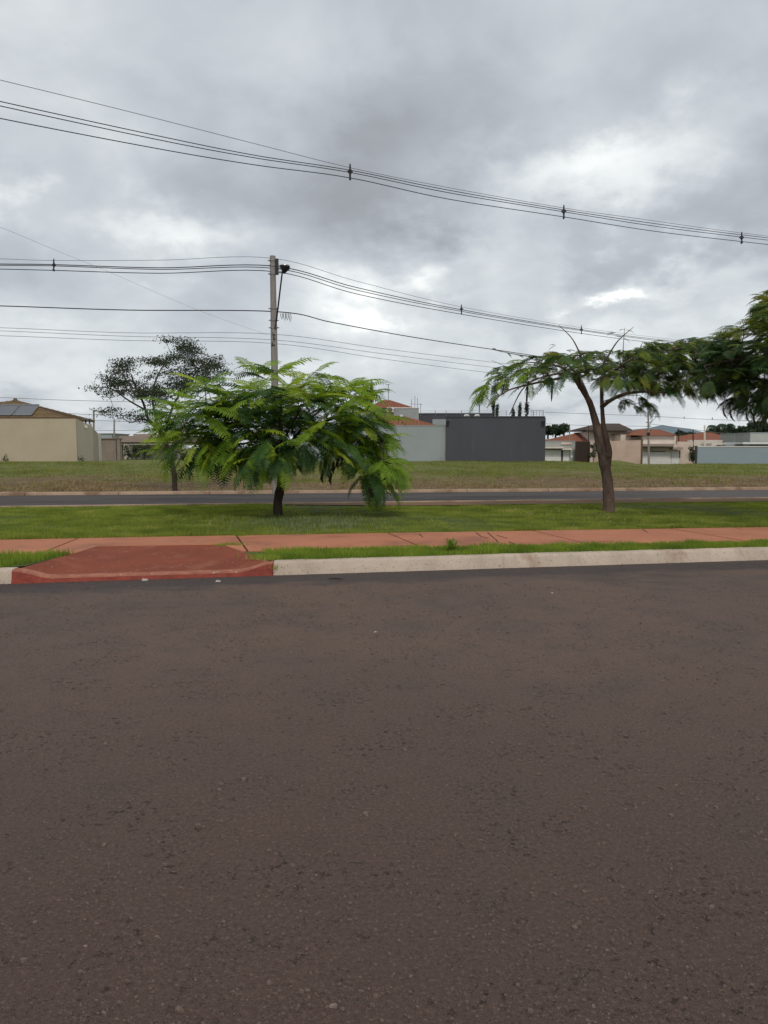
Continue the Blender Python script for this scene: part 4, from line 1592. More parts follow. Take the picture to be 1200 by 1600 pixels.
# house with tan roof and solar panels behind it
hs = thing('tile_roofed_house', (-27, 62, zA), 'house with tan hipped tile roof and solar panels behind the beige wall', 'house')
Yh = 59.0
eL, eR = -38.5, P(108, 655, Yh).x
zE = P(60, 655, Yh).z
ap = P(24, 627.5, 61.6)
m = MB().box(eL + .8, eR - .8, Yh + .6, 63.8, zA, zE - .05)
m.build('walls', M['beige'], hs)
hip_roof(hs, eL, eR, Yh, 64.2, zE, ap.z, 61.6, 'tile_tan', 14, rx=(ap.x - .1, ap.x + .1), rr=.12, waves=0, thick=.10)
cp = MB().tube([(ap.x, 61.6, ap.z), (ap.x, 61.6, ap.z + .25)], [.25, .12], 8)
cp.build('finial', M['tile_ridge'], hs)
# solar panels lying on the front slope
slope = (ap.z - zE) / (61.6 - Yh)


def solar(px0, px1, lab=None):
    y0, y1 = Yh + .25, Yh + 1.75
    a, b_ = P(px0, 650, Yh + 1.2).x, P(px1, 650, Yh + 1.2).x
    f = lambda y: zE + (y - Yh) * slope + .12
    m = MB()
    m.v = [(a, y0, f(y0)), (b_, y0, f(y0)), (b_, y1, f(y1)), (a, y1, f(y1)), (a, y0, f(y0) + .06), (b_, y0, f(y0) + .06), (b_, y1, f(y1) + .06), (a, y1, f(y1) + .06)]
    m.f = [(0, 3, 2, 1), (4, 5, 6, 7), (0, 1, 5, 4), (1, 2, 6, 5), (2, 3, 7, 6), (3, 0, 4, 7)]
    o = m.build('solar_panel', M['solar'], hs)
    g2 = MB()
    e = .05
    for (p, q_) in (((a, y0), (b_, y0)), ((b_, y0), (b_, y1)), ((a, y1), (b_, y1)), ((a, y0), (a, y1))):
        g2.tube([(p[0], p[1], f(p[1]) + .07), (q_[0], q_[1], f(q_[1]) + .07)], e, 4)
    g2.build('panel_frame', M['metal'], o)


solar(29, 57)
solar(-2, 26)
solar(-33, -5)
# small chimney with cap
ch = thing('chimney_vent', P(137, 668, 60.5), 'small beige vent stack with metal cap on top of the receding beige wall', 'vent')
c = P(137, 662, 60.5)
MB().box(c.x - .24, c.x + .24, 60.3, 60.7, c.z - .5, c.z).build('stack', M['beige_pale_lit'], ch)
m = MB()
for dx in (-.15, .15):
    m.box(c.x + dx - .03, c.x + dx + .03, 60.4, 60.6, c.z, c.z + .33)
m.build('post', M['darkmetal'], ch)
MB().box(c.x - .22, c.x + .22, 60.28, 60.72, c.z + .33, c.z + .40).build('cap', M['metal'], ch)
p = P(131, 667, 57.2)
m = MB().box(p.x - .05, p.x + .28, 57.0, 57.3, p.z - .1, p.z + .1)
m.build('security_light', M['white'], label='small white floodlight fixed to the receding side of the beige wall', cat='light', bev=.02)

# ---- B: low block wall and brown fascia house
m_ = thing('block_wall', (P(172, 718, 70).x, 70, .2), 'low bare concrete block wall between the beige wall and the flat-roofed house', 'wall')
box_part('panel', 'blockwall', m_, 157, 687, 182, 724, 70, .2)
box_part('coping', 'tile_ridge', m_, 156.5, 685, 189, 687, 69.95, .35)
box_part('pier', 'blockwall', m_, 182.3, 687, 188, 724, 69.9, .4)
hb = thing('flat_roofed_house', (P(225, 718, 78).x, 78, .2), 'flat-roofed house with a wide brown fascia and white wall behind the climbing plant', 'house')
box_part('wall', 'cream', hb, 188, 694, 262, 724, 80, 6)
box_part('fascia', 'brownfascia', hb, 186, 681, 290, 691, 77.0, 9)
box_part('fascia_band', 'tile_ridge', hb, 187, 691, 288, 692.5, 77.1, 8.8)
box_part('canopy', 'cream', hb, 187.5, 692.5, 285, 695, 77.2, 8)
box_part('upper_block', 'brownfascia', hb, 208, 678, 270, 681, 79, 6)
box_part('column', 'brownfascia', hb, 187, 695, 191, 724, 77.4, .5)
box_part('column', 'brownfascia', hb, 262, 695, 268, 724, 77.4, .5)
hg = thing('grey_block_house', (P(165, 690, 90).x, 90, .2), 'plain grey flat block showing over the bare block wall', 'house')
box_part('wall', 'graywall', hg, 152, 677.5, 176, 724, 90, 6)
box_part('parapet', 'sagegray', hg, 151.7, 676.8, 176.4, 678, 89.9, 6.2)

# trained dark plants in front of the white wall
def small_plant(name, px, py0, py1, Y, wpx, label, cat, group=None, mat='leaf_bush', n=24, size=.09, nper=28):
    bs = P(px, py1, Y)
    bs.z = float(tz(bs.x, bs.y)) - .05
    r = thing(name, bs, label, cat, group)
    top = P(px, py0, Y)
    m = MB().tube([bs, bs.lerp(top, .5) + Vector((.05, 0, 0)), bs.lerp(top, .9)], [.05, .035, .015], 6)
    pts = []
    for k in range(n):
        q_ = P(px + random.uniform(-wpx, wpx), random.uniform(py0, py1 - 3), Y + random.uniform(-.4, .4))
        pts.append(q_)
        a = bs.lerp(top, random.uniform(.2, .9))
        m.tube([a, a.lerp(q_, .5) + Vector((0, 0, .05)), q_], [.02, .014, .008], 4)
    m.build('stem', M['twig'], r)
    V, F = leaf_cloud(pts, nper, .14, size, .8)
    o = link('foliage', np_mesh('foliage', V - np.array(bs), F, M[mat]), r)
    tag(o, kind='stuff')
    return r


for px, lab in ((200, 'dark shrub against the white wall, nearest the bare block wall'),
                (213, 'dark shrub trained on the white wall, between its two neighbours'),
                (226, 'dark shrub on the white wall, partly behind the young tree leaves')):
    small_plant('wall_shrub', px, 697, 719, 76, 7, lab, 'shrub', 'dark shrubs along the white house wall', n=12, size=.1, nper=26)

# ---- C: light grey wall with orange-roofed house
YC = 56.0
gw = thing('grey_boundary_wall', (P(640, 719, YC).x, YC, .4), 'light grey boundary wall left of the dark grey wall', 'wall')
box_part('panel', 'graywall', gw, 470, 665.5, 696.5, 726, YC, .18)
box_part('coping', 'sagegray', gw, 470, 664.3, 696.2, 665.4, YC - .03, .26)
ho = thing('orange_roofed_house', (P(610, 700, 60).x, 60, .4), 'two-storey grey house with orange clay tile roofs behind the light grey wall', 'house')
Yo = 58.0
lx0, lx1 = P(560, 665, Yo).x, P(679, 665, Yo).x
zE = P(600, 665, Yo).z
MB().box(lx0 + .4, lx1 - .6, Yo + .5, 68, .4, zE - .03).build('wall', M['graywall'], ho)
a = P(627, 651, 62)
hip_roof(ho, lx0, lx1, Yo, 68, zE, a.z, 62, 'tile_orange', 9, rx=(lx0 + 2, a.x), ridge_mat='tile_orange', rr=.09)
# upper storey
box_part('upper_wall', 'graywall', ho, 604, 638, 654.3, 672, 63.0, 7)
box_part('parapet_cap', 'white', ho, 615, 636.6, 654.8, 638, 62.95, 7.1)
box_part('upper_wall', 'graywall', ho, 560, 641, 614, 670, 64, 6, label='pale wall of the tower under the upper tile roof')
a0, a1 = P(575, 637, 63.2), P(645, 637, 63.2)
apx = P(602, 626.5, 66)
hip_roof(ho, a0.x, a1.x, 63.4, 69, a0.z - .02, apx.z, 66, 'tile_orange', 8, rx=(apx.x - .2, apx.x + .4), ridge_mat='tile_orange', rr=.08)
# air conditioner
ac = box_part('air_conditioner', 'cream', ho, 604.5, 636, 615.5, 644, 62.5, .45, bev=.03)
c = P(609.5, 640, 62.47)
m = MB().tube([(c.x, 62.485, c.z), (c.x, 62.44, c.z)], .17, 16)
m.build('fan_grille', M['darkmetal'], ac)
m = MB()
for k in range(4):
    t = k * math.pi / 4
    m.tube([(c.x - .15 * math.cos(t), 62.435, c.z - .15 * math.sin(t)), (c.x + .15 * math.cos(t), 62.435, c.z + .15 * math.sin(t))], .008, 4)
m.build('fan_guard', M['white'], ac)
box_part('security_light', 'white', ho, 625, 648, 629.5, 652, 61.5, .2)
m = MB()
p0, p1 = P(607, 630, 66), P(607, 601, 66)
m.tube([p0, p1], .03, 5)
m.tube([p1 + Vector((-.25, 0, -.02)), p1 + Vector((.15, 0, .05))], .02, 4)
m.build('mast', M['metal'], ho)
box_part('side_wall', 'graywall', ho, 676, 655, 697, 664, 60, .3)
# starter bars
m = MB()
for px, y0, y1 in ((643, 624, 637), (648, 619, 637), (652.5, 622, 637), (657, 630, 640)):
    a, b_ = P(px, y1, 65), P(px + random.uniform(-.5, .5), y0, 65)
    m.tube([a, b_], .016, 4)
m.tube([P(640, 631, 65), P(660, 632, 65)], .012, 4)
m.build('steel_bars', M['rust'], ho)

# ---- D: dark grey boundary wall + parapet behind + electric fence
dw = thing('dark_boundary_wall', (P(774, 719, YC).x, YC - .3, .4), 'dark charcoal grey wall in the middle of the field edge', 'wall')
Yd = YC - .25
box_part('panel', 'darkwall', dw, 697, 652.6, 851.5, 726, Yd, .2)
box_part('coping', 'darkcap', dw, 696.8, 650.2, 851.8, 652.5, Yd - .04, .30)
x1d = P(851.5, 700, Yd).x
MB().box(x1d - .2, x1d - .003, Yd + .21, Yd + 10, .3, P(851, 652.6, Yd).z).build('return_panel', M['darkwall'], dw)
for px, lab in ((699, 'black security camera at the left top corner of the dark wall'), (848, 'black security camera at the right top corner of the dark wall')):
    p = P(px, 659.5, Yd)
    m = MB().tube([(p.x, Yd - .005, p.z), (p.x, Yd - .16, p.z + .02)], .025, 6)
    m.box(p.x - .10, p.x + .14, Yd - .30, Yd - .12, p.z - .05, p.z + .08)
    m.build('security_camera', M['black'], label=lab, cat='camera')
hd = thing('grey_parapet_house', (P(720, 700, 64).x, 64, .4), 'dark flat parapet of a house rising just behind the dark wall', 'house')
box_part('parapet', 'darkwall', hd, 655, 647.2, 770, 672, 64, 6)
box_part('parapet_cap', 'darkcap', hd, 654.5, 645.5, 770.5, 647.1, 63.95, 6.1)
box_part('low_wall', 'graywall', hd, 697, 655, 714, 666, 61.5, .5)
for px in (729, 745.5):
    m = MB()
    p = P(px, 651, 60)
    for k in range(6):
        pass
    m.tube([p + Vector((-.22, 0, -.06)), p + Vector((-.1, 0, .1)), p + Vector((.1, 0, .1)), p + Vector((.22, 0, -.06))], [.05, .1, .1, .05], 8)
    m.build('roof_vent', M['white'], hd, smooth=True)
ef = thing('electric_fence', P(774, 651, YC), 'thin wire security fence along the top of the dark wall and parapet', 'fence')
for px in (657, 680, 697, 721, 749, 791, 833, 849):
    a = P(px, 650, YC)
    MB().tube([a, P(px, 641, YC)], .018, 4).build('fence_post', M['cable_gray'], ef)
for i, py in enumerate((641.8, 644.5, 647.2)):
    a = [P(px, py + (.3 if k % 2 else 0), YC) for k, px in enumerate((657, 697, 749, 791, 833, 849))]
    MB().tube(a, .006, 3).build('fence_wire', M['cable_gray'], ef)
m = MB()
for px in (830, 834, 838, 843, 847):
    a = P(px, 650, 58)
    m.tube([a, P(px, random.uniform(639, 643), 58)], .012, 4)
m.tube([P(829, 642, 58), P(849, 641, 58)], .01, 4)
m.build('steel_bars', M['rust'], label='thin upright steel bars standing above the right end of the dark wall', cat='steel bars')
p = P(749, 646, 60)
MB().tube([P(749, 651, 60), P(749, 632, 60)], .035, 6).build('vent_pipe', M['darkmetal'], label='thin dark pipe standing above the middle of the dark wall', cat='pipe')
# cypresses behind the dark wall
cyps = [(770, 630, 9, 'short dark cypress behind the dark wall, under the low hanging branch', 70),
        (776, 633, 8, 'short dark cypress just right of the first one behind the dark wall', 72),
        (801, 640, 9, 'lowest cypress behind the dark wall, under the drooping branch tip', 70),
        (811, 629, 12, 'tallest cypress behind the dark wall', 70),
        (822, 632, 11, 'cypress right of the tallest one behind the dark wall', 70),
        (580, 597, 11, 'tall dark cypress rising behind the right side of the young tree', 72),
        (573, 602, 9, 'dark cypress beside the tallest one, left of the orange upper roof', 74)]
for (px, py, w, lab, Yc) in cyps:
    base = P(px, 718, Yc)
    base.z = 0.4
    top = P(px, py, Yc)
    r = thing('cypress', base, lab, 'cypress tree', 'cypress trees behind the walls')
    MB().tube([base, base.lerp(top, .6)], [.08, .03], 6).build('trunk', M['bark_dark'], r)
    H_ = top.z - base.z
    wd = w / 2 / 1200 * Yc * .55
    pts = []
    for k in range(150):
        t = random.random()
        rad = wd * (1 - t) ** .55 * (min(1, t * 6 + .2))
        a = random.uniform(0, 6.28)
        rr = rad * random.uniform(.2, 1)
        pts.append(base + Vector((math.cos(a) * rr, math.sin(a) * rr, t * H_)))
    V, F = leaf_cloud(pts, 16, .07, .08, 2.0)
    tag(link('crown', np_mesh('crown', V - np.array(base), F, M['leaf_far']), r), kind='stuff')

# ---- E: small garage house right of the dark wall
YE_ = 88.0
hg = thing('garage_house', (P(875, 720, YE_).x, YE_, -.5), 'small grey-green house with white garage door just right of the dark wall', 'house')
box_part('wall', 'sagegray', hg, 846, 690, 898.5, 728, YE_, 6)
box_part('roof_slab', 'graywall', hg, 846, 688.8, 898.9, 690, YE_ - .05, 6.2)
box_part('upper_block', 'pink', hg, 877, 691, 893, 694.5, YE_ - .12, .11)
gd_ = box_part('garage_door', 'white', hg, 852, 702.5, 876.5, 728, YE_ - .06, .05)
for py in (706, 709.5, 713, 716.5, 720):
    box_part('door_rail', 'cream', gd_, 852.2, py, 876.3, py + .5, YE_ - .08, .018)
box_part('canopy', 'cream', hg, 850, 698.2, 880.5, 700.6, YE_ - .9, .88)
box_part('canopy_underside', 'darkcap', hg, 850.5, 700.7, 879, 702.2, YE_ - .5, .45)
box_part('canopy', 'cream', hg, 878.5, 700.6, 894, 703, YE_ - .8, .78)
box_part('door', 'white', hg, 880, 703.5, 889, 728, YE_ - .07, .06)
box_part('gate_pier', 'darkcap', hg, 877, 703, 879, 728, YE_ - .1, .09)
p = P(893.5, 713.5, YE_)
MB().tube([(p.x, YE_ - .005, p.z), (p.x, YE_ - .05, p.z)], .14, 12).build('house_number_plate', M['white'], hg)
dgx = thing('ivy_wall', (P(911, 720, YE_ - 1).x, YE_ - 1, -.5), 'dark brown timber-clad gate wall with ivy, beside the grey-green house', 'wall')
x0, x1 = P(900, 700, YE_ - 1).x, P(922, 700, YE_ - 1).x
npk = 9
for k in range(npk):
    a = x0 + (x1 - x0) * k / npk
    MB().box(a + .012, a + (x1 - x0) / npk - .012, YE_ - 1.0, YE_ - .93, -.6, P(0, 690.5, YE_ - 1).z).build('plank', M['bark_dark'], dgx)
MB().box(x0 - .05, x1 + .02, YE_ - .92, YE_ - .8, -.6, P(0, 690, YE_ - 1).z).build('back_panel', M['darkcap'], dgx)
small_plant('ivy_bush', 927, 692, 715, YE_ - 1.2, 4.5, 'ragged climbing bush between the dark gate wall and the forked trunk', 'bush', mat='leaf_bush', n=16, size=.11, nper=24)

# orange roof behind
hr = thing('low_orange_roof_house', (P(892, 690, 100).x, 100, -.5), 'low house with weathered orange hip roof behind the dark gate wall', 'house')
x0, x1 = P(872, 690, 98).x, P(934, 690, 98).x
zE = P(0, 689.6, 98).z
MB().box(x0 + .5, x1 - .5, 98.5, 108, -.5, zE - .02).build('wall', M['pink'], hr)
hip_roof(hr, x0, x1, 98, 110, zE, P(0, 677.5, 103).z, 103, 'tile_orange', 9, rx=(P(901, 678, 103).x, P(920, 678, 103).x), ridge_mat='tile_orange', rr=.1)
hw = thing('pale_low_house', (P(872, 690, 110).x, 110, -.5), 'pale low house roofs seen over the garage house', 'house')
box_part('wall', 'cream', hw, 855, 686, 886, 695, 110, 5)
box_part('wall', 'sagegray', hw, 850, 689, 870, 695, 106, 3)
box_part('water_tank', 'white', hw, 880, 681, 884, 688, 109, 1.5)

# ---- F: pink plot wall, two storey house, garage house
YF = 90.0
pw = thing('pink_boundary_wall', (P(970, 722, YF).x, YF, -.5), 'weathered pink boundary wall right of the forked trunk', 'wall')
x0, xm, x1 = P(926, 700, YF + 2).x, P(950, 700, YF).x, P(1001.5, 700, YF).x
zt0, zt1 = P(0, 692, YF).z, P(0, 687.5, YF).z
MB().box(x0, xm - .02, YF + 1.5, YF + 1.7, -.6, zt0 + .1).build('panel', M['pinkwall'], pw)
MB().prism([(xm, YF), (x1, YF), (x1, YF + .2), (xm, YF + .2)], -.6, 0, ztop=[zt0 + .2, zt1, zt1, zt0 + .2]).build('panel', M['pinkwall'], pw)
MB().box(x1 + .01, x1 + .18, YF - .1, YF + .2, -.6, zt1 + .08).build('pier', M['tile_ridge'], pw)
MB().prism([(xm + 4, YF - .02), (x1, YF - .02), (x1, YF + .22), (xm + 4, YF + .22)], 0, 0, ztop=[zt1 + .06] * 4).v
mb = MB()
mb.v = [(xm + 2.5, YF - .03, zt1 - .02), (x1, YF - .03, zt1 + .01), (x1, YF + .23, zt1 + .01), (xm + 2.5, YF + .23, zt1 - .02),
        (xm + 2.5, YF - .03, zt1 + .06), (x1, YF - .03, zt1 + .09), (x1, YF + .23, zt1 + .09), (xm + 2.5, YF + .23, zt1 + .06)]
mb.f = [(0, 3, 2, 1), (4, 5, 6, 7), (0, 1, 5, 4), (1, 2, 6, 5), (2, 3, 7, 6), (3, 0, 4, 7)]
mb.build('coping', M['tile_ridge'], pw)
# mound of earth in front
m = MB()
nm = 14
for i in range(nm + 1):
    for j in range(5):
        t = i / nm
        xx = P(928, 720, 80).x + t * 5.2
        hh = .40 * math.sin(math.pi * t) ** .8 * math.sin(math.pi * j / 4) * (1 + .15 * random.random())
        m.v.append((xx, 80 + j * 1.2, float(tz(xx, 80 + j)) + .02 + hh + (0.35 * math.sin(math.pi * j / 4) if t < 0.99 else 0)))
for i in range(nm):
    for j in range(4):
        a = i * 5 + j
        m.f.append((a, a + 5, a + 6, a + 1))
m.build('earth_mound', M['field'], kind='structure', smooth=True)

h2 = thing('two_storey_house', (P(960, 720, 100).x, 100, -.5), 'two-storey pale pink house with dark overhanging roof behind the forked trunk', 'house')
Yq = 98.0
box_part('wall', 'pink', h2, 921, 674, 981, 728, Yq, 8)
box_part('upper_wall', 'cream', h2, 945, 670.5, 980.5, 673.8, Yq + .3, 7)
x0, x1 = P(916, 672, Yq - 1).x, P(986.5, 672, Yq - 1).x
hip_roof(h2, x0, x1, Yq - 1, Yq + 9, P(0, 672, Yq - 1).z, P(0, 663, Yq + 3).z, Yq + 3, 'tile_dark', 8, rx=(P(935, 663, Yq + 3).x, P(967, 663, Yq + 3).x), rr=.12)
MB().box(x0, x1, Yq - 1.05, Yq - .95, P(0, 673.4, Yq - 1).z, P(0, 671.8, Yq - 1).z).build('fascia', M['tile_dark'], h2)
box_part('window', 'window', h2, 967, 678, 969.8, 688, Yq - .02, .02)
box_part('terrace_wall', 'pink', h2, 970, 678.6, 985, 692, Yq - 3, 3)
box_part('terrace_coping', 'tile_ridge', h2, 967.5, 677.6, 985.3, 678.5, Yq - 3.05, 3.1)
box_part('service_wall', 'cream', h2, 985.4, 683, 1004, 692, Yq - 2, 3)

h3 = thing('cream_garage_house', (P(1035, 722, 96).x, 96, -.5), 'cream house with wide white sectional garage door behind the thin utility pole', 'house')
Yg = 93.0
box_part('wall', 'pink', h3, 1003, 694.5, 1058, 728, Yg, 6)
box_part('upper_wall', 'cream', h3, 1004, 680, 1056, 694.4, Yg + 1.5, 6)
zE = P(0, 680.2, Yg + 1).z
hip_roof(h3, P(982, 680, Yg + 1).x, P(1056, 680, Yg + 1).x, Yg + 1, Yg + 10, zE, P(0, 672, Yg + 5).z, Yg + 5, 'tile_orange', 8,
         rx=(P(1000, 672, Yg + 5).x, P(1030, 672, Yg + 5).x), ridge_mat='tile_orange', rr=.1)
box_part('canopy', 'brownfascia', h3, 1003.5, 693.5, 1053, 697.5, Yg - 1.2, 1.18)
box_part('canopy_edge', 'tile_dark', h3, 1004, 697.6, 1052, 698.8, Yg - 1.1, 1.0)
box_part('canopy', 'brownfascia', h3, 1051.5, 698.9, 1067, 702.4, Yg - 1.0, .98)
gdo = box_part('garage_door', 'white', h3, 1016, 706.5, 1048, 728, Yg - .06, .05)
for py in (709.5, 712.5, 715.5, 718.5, 721.5):
    box_part('door_rail', 'cream', gdo, 1016.2, py, 1047.8, py + .45, Yg - .08, .018)
for px in (1018, 1045):
    for py in (710.5, 714, 717.5, 721):
        pass
box_part('door_header', 'tile_ridge', h3, 1017, 704.9, 1040, 706.2, Yg - .1, .09)
box_part('door_panel', 'white', h3, 1004.5, 706.5, 1014.5, 728, Yg - .05, .04)
box_part('door_panel', 'white', h3, 1050, 704, 1060.5, 728, Yg - .05, .04)
box_part('gutter_pipe', 'tile_ridge', h3, 1061.8, 703, 1063, 716, Yg - .12, .1)
box_part('side_wall', 'pink', h3, 1058.3, 690, 1082, 728, Yg + .3, .25)
box_part('side_wall', 'cream', h3, 1075, 687.5, 1130, 700, Yg + 4, .25)
box_part('pier', 'tile_ridge', h3, 1000.8, 690, 1003, 728, Yg - 2, .3)

h4 = thing('long_orange_roof_house', (P(1107, 700, 108).x, 108, -.5), 'long low house with shallow orange tile roof behind the blue-grey wall', 'house')
Yi = 104.0
zE = P(0, 689.8, Yi).z
x0, x1 = P(1052, 690, Yi).x, P(1160, 690, Yi).x
MB().box(x0 + .4, x1 - .4, Yi + .4, Yi + 12, -.5, zE - .02).build('wall', M['pink'], h4)
hip_roof(h4, x0, x1, Yi, Yi + 14, zE, P(0, 676.8, Yi + 6).z, Yi + 6, 'tile_orange', 9, rx=(P(1098, 677, Yi + 6).x, P(1112, 677, Yi + 6).x), ridge_mat='tile_orange', rr=.11)
for px in (1053, 1060, 1076, 1086, 1127, 1148):
    pass

# bush by the blue wall
small_plant('bush', 1083.5, 700, 722, 84, 4.5, 'narrow dark green bush against the left end of the blue-grey wall', 'bush', n=22, size=.1, nper=34)

# ---- blue-grey wall at the right
Yb = 80.0
bl = thing('blue_boundary_wall', (P(1150, 722, Yb).x, Yb, -.5), 'long blue-grey boundary wall at the right edge of the field', 'wall')
xb0 = P(1090, 700, Yb).x
MB().box(xb0, xb0 + 34, Yb, Yb + .2, -.7, P(0, 698.4, Yb).z).build('panel', M['bluewall'], bl)
MB().box(xb0 - .03, xb0 + 34, Yb - .04, Yb + .24, P(0, 698.3, Yb).z, P(0, 697, Yb).z).build('coping', M['cream'], bl)
MB().box(xb0 - .2, xb0 - .01, Yb - .02, Yb + .2, -.7, P(0, 696.5, Yb).z).build('return_panel', M['darkcap'], bl)
h5 = thing('flat_grey_house', (P(1185, 700, 88).x, 88, -.5), 'flat grey house with white canopy rising behind the blue-grey wall at the right edge', 'house')
box_part('wall', 'sagegray', h5, 1172.5, 677, 1290, 728, 90, 8)
box_part('parapet_cap', 'graywall', h5, 1172, 675.8, 1290.5, 677, 89.95, 8.1)
box_part('canopy', 'white', h5, 1161, 690.8, 1290, 694, 85, 4.8)
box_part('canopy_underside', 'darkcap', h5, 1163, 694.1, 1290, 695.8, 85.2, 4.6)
box_part('low_block', 'cream', h5, 1112, 692.8, 1134, 696.5, 88, 3)
box_part('low_block', 'graywall', h5, 1134.2, 694.2, 1161, 697.5, 87, 3)
box_part('window', 'window', h5, 1120, 695.2, 1127, 697.2, 87.95, .04)

# ---- clothes-line-like posts over the right walls
def post(px, py0, py1, Y, r, name, label, cat, mat='concrete_pole', group=None):
    a = P(px, py1, Y)
    a.z = min(a.z, float(tz(a.x, a.y)) if Y < 100 else -.4) if py1 > 710 else a.z
    b_ = P(px, py0, Y)
    o = MB().tube([a, b_], [r, r * .8], 8).build(name, M[mat], smooth=True, label=label, cat=cat, group=group)
    return o


post(1060.5, 671, 694, 97, .07, 'thin_pole', 'thin dark post above the cream wall beside the garage house roof', 'pole', 'darkmetal')
post(1083, 672, 700, 96, .09, 'thin_pole', 'dark post standing right above the narrow bush', 'pole', 'darkmetal')
post(1101, 664.5, 700, 84, .11, 'concrete_post', 'pale concrete post just behind the left part of the blue-grey wall', 'pole', 'cream')
post(1148, 680, 694, 90, .05, 'thin_pole', 'thin short post above the long orange tile roof', 'pole', 'metal')
post(890, 663, 690, 96, .08, 'concrete_post', 'pale concrete post above the pale low roofs right of the dark wall', 'pole', 'concrete_pole')
post(919.5, 665, 692, 96, .06, 'thin_pole', 'thin dark post at the left end of the two-storey house', 'pole', 'darkmetal')
post(146.5, 641, 690, 70, .10, 'concrete_post', 'slim concrete pole rising behind the receding end of the beige wall', 'pole')
post(178.5, 655, 690, 80, .10, 'concrete_post', 'slim concrete pole above the bare block wall', 'pole')

# utility pole in front of the garage house
up = thing('utility_pole', P(1013.7, 722, 82), 'thin concrete utility pole in front of the cream garage house', 'utility pole')
ORG[up] = Vector(up.location)
a = P(1013.9, 727, 82)
MB().tube([a, P(1012.8, 642, 82)], [.13, .09], 8).build('shaft', M['concrete_pole'], up, smooth=True)
c = P(1013, 678, 82)
MB().box(c.x - .14, c.x + .12, 81.8, 82.15, c.z - .15, c.z + .15).build('junction_box', M['black'], up)
MB().tube([P(1013, 668, 82), P(1017, 660, 81.5), P(1025, 652, 81)], .025, 5).build('lamp_arm', M['metal'], up)
p = P(1026.5, 651.5, 80.9)
MB().tube([p + Vector((-.2, 0, -.02)), p + Vector((0, 0, .05)), p + Vector((.25, 0, .03))], [.05, .1, .05], 7, flat=.6).build('lamp_head', M['metal'], up, smooth=True)
m = MB()
for py in (660, 666, 672):
    z = P(1013, py, 82).z
    m.box(c.x - .3, c.x + .3, 81.95, 82.05, z - .03, z + .03)
m.build('crossarms', M['darkmetal'], up)

# ---- distant trees and hill
def crown_tree(name, px, py0, py1, wpx, Y, label, cat, group=None, n=40, nper=60, size=.28, mat='leaf_palm'):
    bs = P(px, 728, Y)
    bs.z = -.5
    r = thing(name, bs, label, cat, group)
    top = P(px, (py0 + py1) / 2, Y)
    MB().tube([bs, bs.lerp(top, .5), top], [.3, .22, .12], 7).build('trunk', M['bark_dark'], r)
    pts = []
    cy = (py0 + py1) / 2
    for k in range(n):
        a = random.uniform(0, 6.28)
        q_ = math.sqrt(random.random())
        pts.append(P(px + math.cos(a) * wpx * q_, cy + math.sin(a) * (py1 - py0) / 2 * q_, Y + random.uniform(-2, 2)))
    s = wpx / 1200 * Y * .22
    V, F = leaf_cloud(pts, nper, s, size, .6)
    tag(link('crown', np_mesh('crown', V - np.array(bs), F, M[mat]), r), kind='stuff')
    return r


far_tr = [(856, 667, 680, 7, 'small dark tree crown peeping over the left of the garage house roof'),
          (868, 664, 680, 8, 'dark tree crown in the middle of the group over the garage house roof'),
          (881, 664, 678, 7, 'dark tree crown nearest the pale concrete post over the garage house')]
for (px, a, b_, w, lab) in far_tr:
    crown_tree('far_tree', px, a, b_, w, 130, lab, 'tree', 'trees beyond the low houses', n=26, nper=40, size=.25)
far_tr = [(1062, 675, 686, 6, 150, 'small dark tree between the cream garage house roof and the hill'),
          (1078, 678, 688, 10, 150, 'low dark tree in front of the distant hill'),
          (1116, 671, 689, 12, 145, 'round dark tree left of the palm, over the long orange roof'),
          (1140, 668, 690, 14, 145, 'dense dark tree under the palm fronds'),
          (1160, 669, 690, 13, 145, 'dense dark tree left of the flat grey house'),
          (1185, 661, 680, 16, 145, 'tall dark tree behind the flat grey house at the right edge'),
          (1215, 662, 682, 18, 145, 'dark tree just outside the right edge behind the flat grey house')]
for (px, a, b_, w, Yt, lab) in far_tr:
    crown_tree('far_tree', px, a, b_, w, Yt, lab, 'tree', 'trees beyond the low houses', n=44, nper=60, size=.3)
# palm
bs = P(1134, 728, 140)
bs.z = -.5
r = thing('palm_tree', bs, 'dark palm with arching fronds above the long orange roof', 'palm tree')
for kk, (hx, hy) in enumerate(((1118, 667.5), (1134, 665.5))):
    hub = P(hx, hy + 1, 140)
    MB().tube([Vector((hub.x, hub.y, -.5)), hub], [.2, .13], 7).build('trunk', M['bark_dark'], r)
    for k in range(9):
        az = k * 6.28 / 9 + .2
        d = Vector((math.cos(az), math.sin(az) * .6, 0)).normalized()
        L_ = 1.55
        pts = [hub, hub + d * L_ * .4 + Vector((0, 0, .45)), hub + d * L_ * .8 + Vector((0, 0, .35)), hub + d * L_ + Vector((0, 0, -.35))]
        c = catmull(pts, 4)
        m = MB()
        m.tube(c, .05, 4)
        for i in range(2, len(c) - 1):
            t = (c[i + 1] - c[i]).normalized()
            s = Vector((-d.y, d.x, 0))
            for sg in (-1, 1):
                tip = c[i] + s * sg * .35 + Vector((0, 0, -.38))
                m.quad(c[i] - t * .11, c[i] + t * .11, tip)
        m.build('palm_frond', M['leaf_palm'], r)
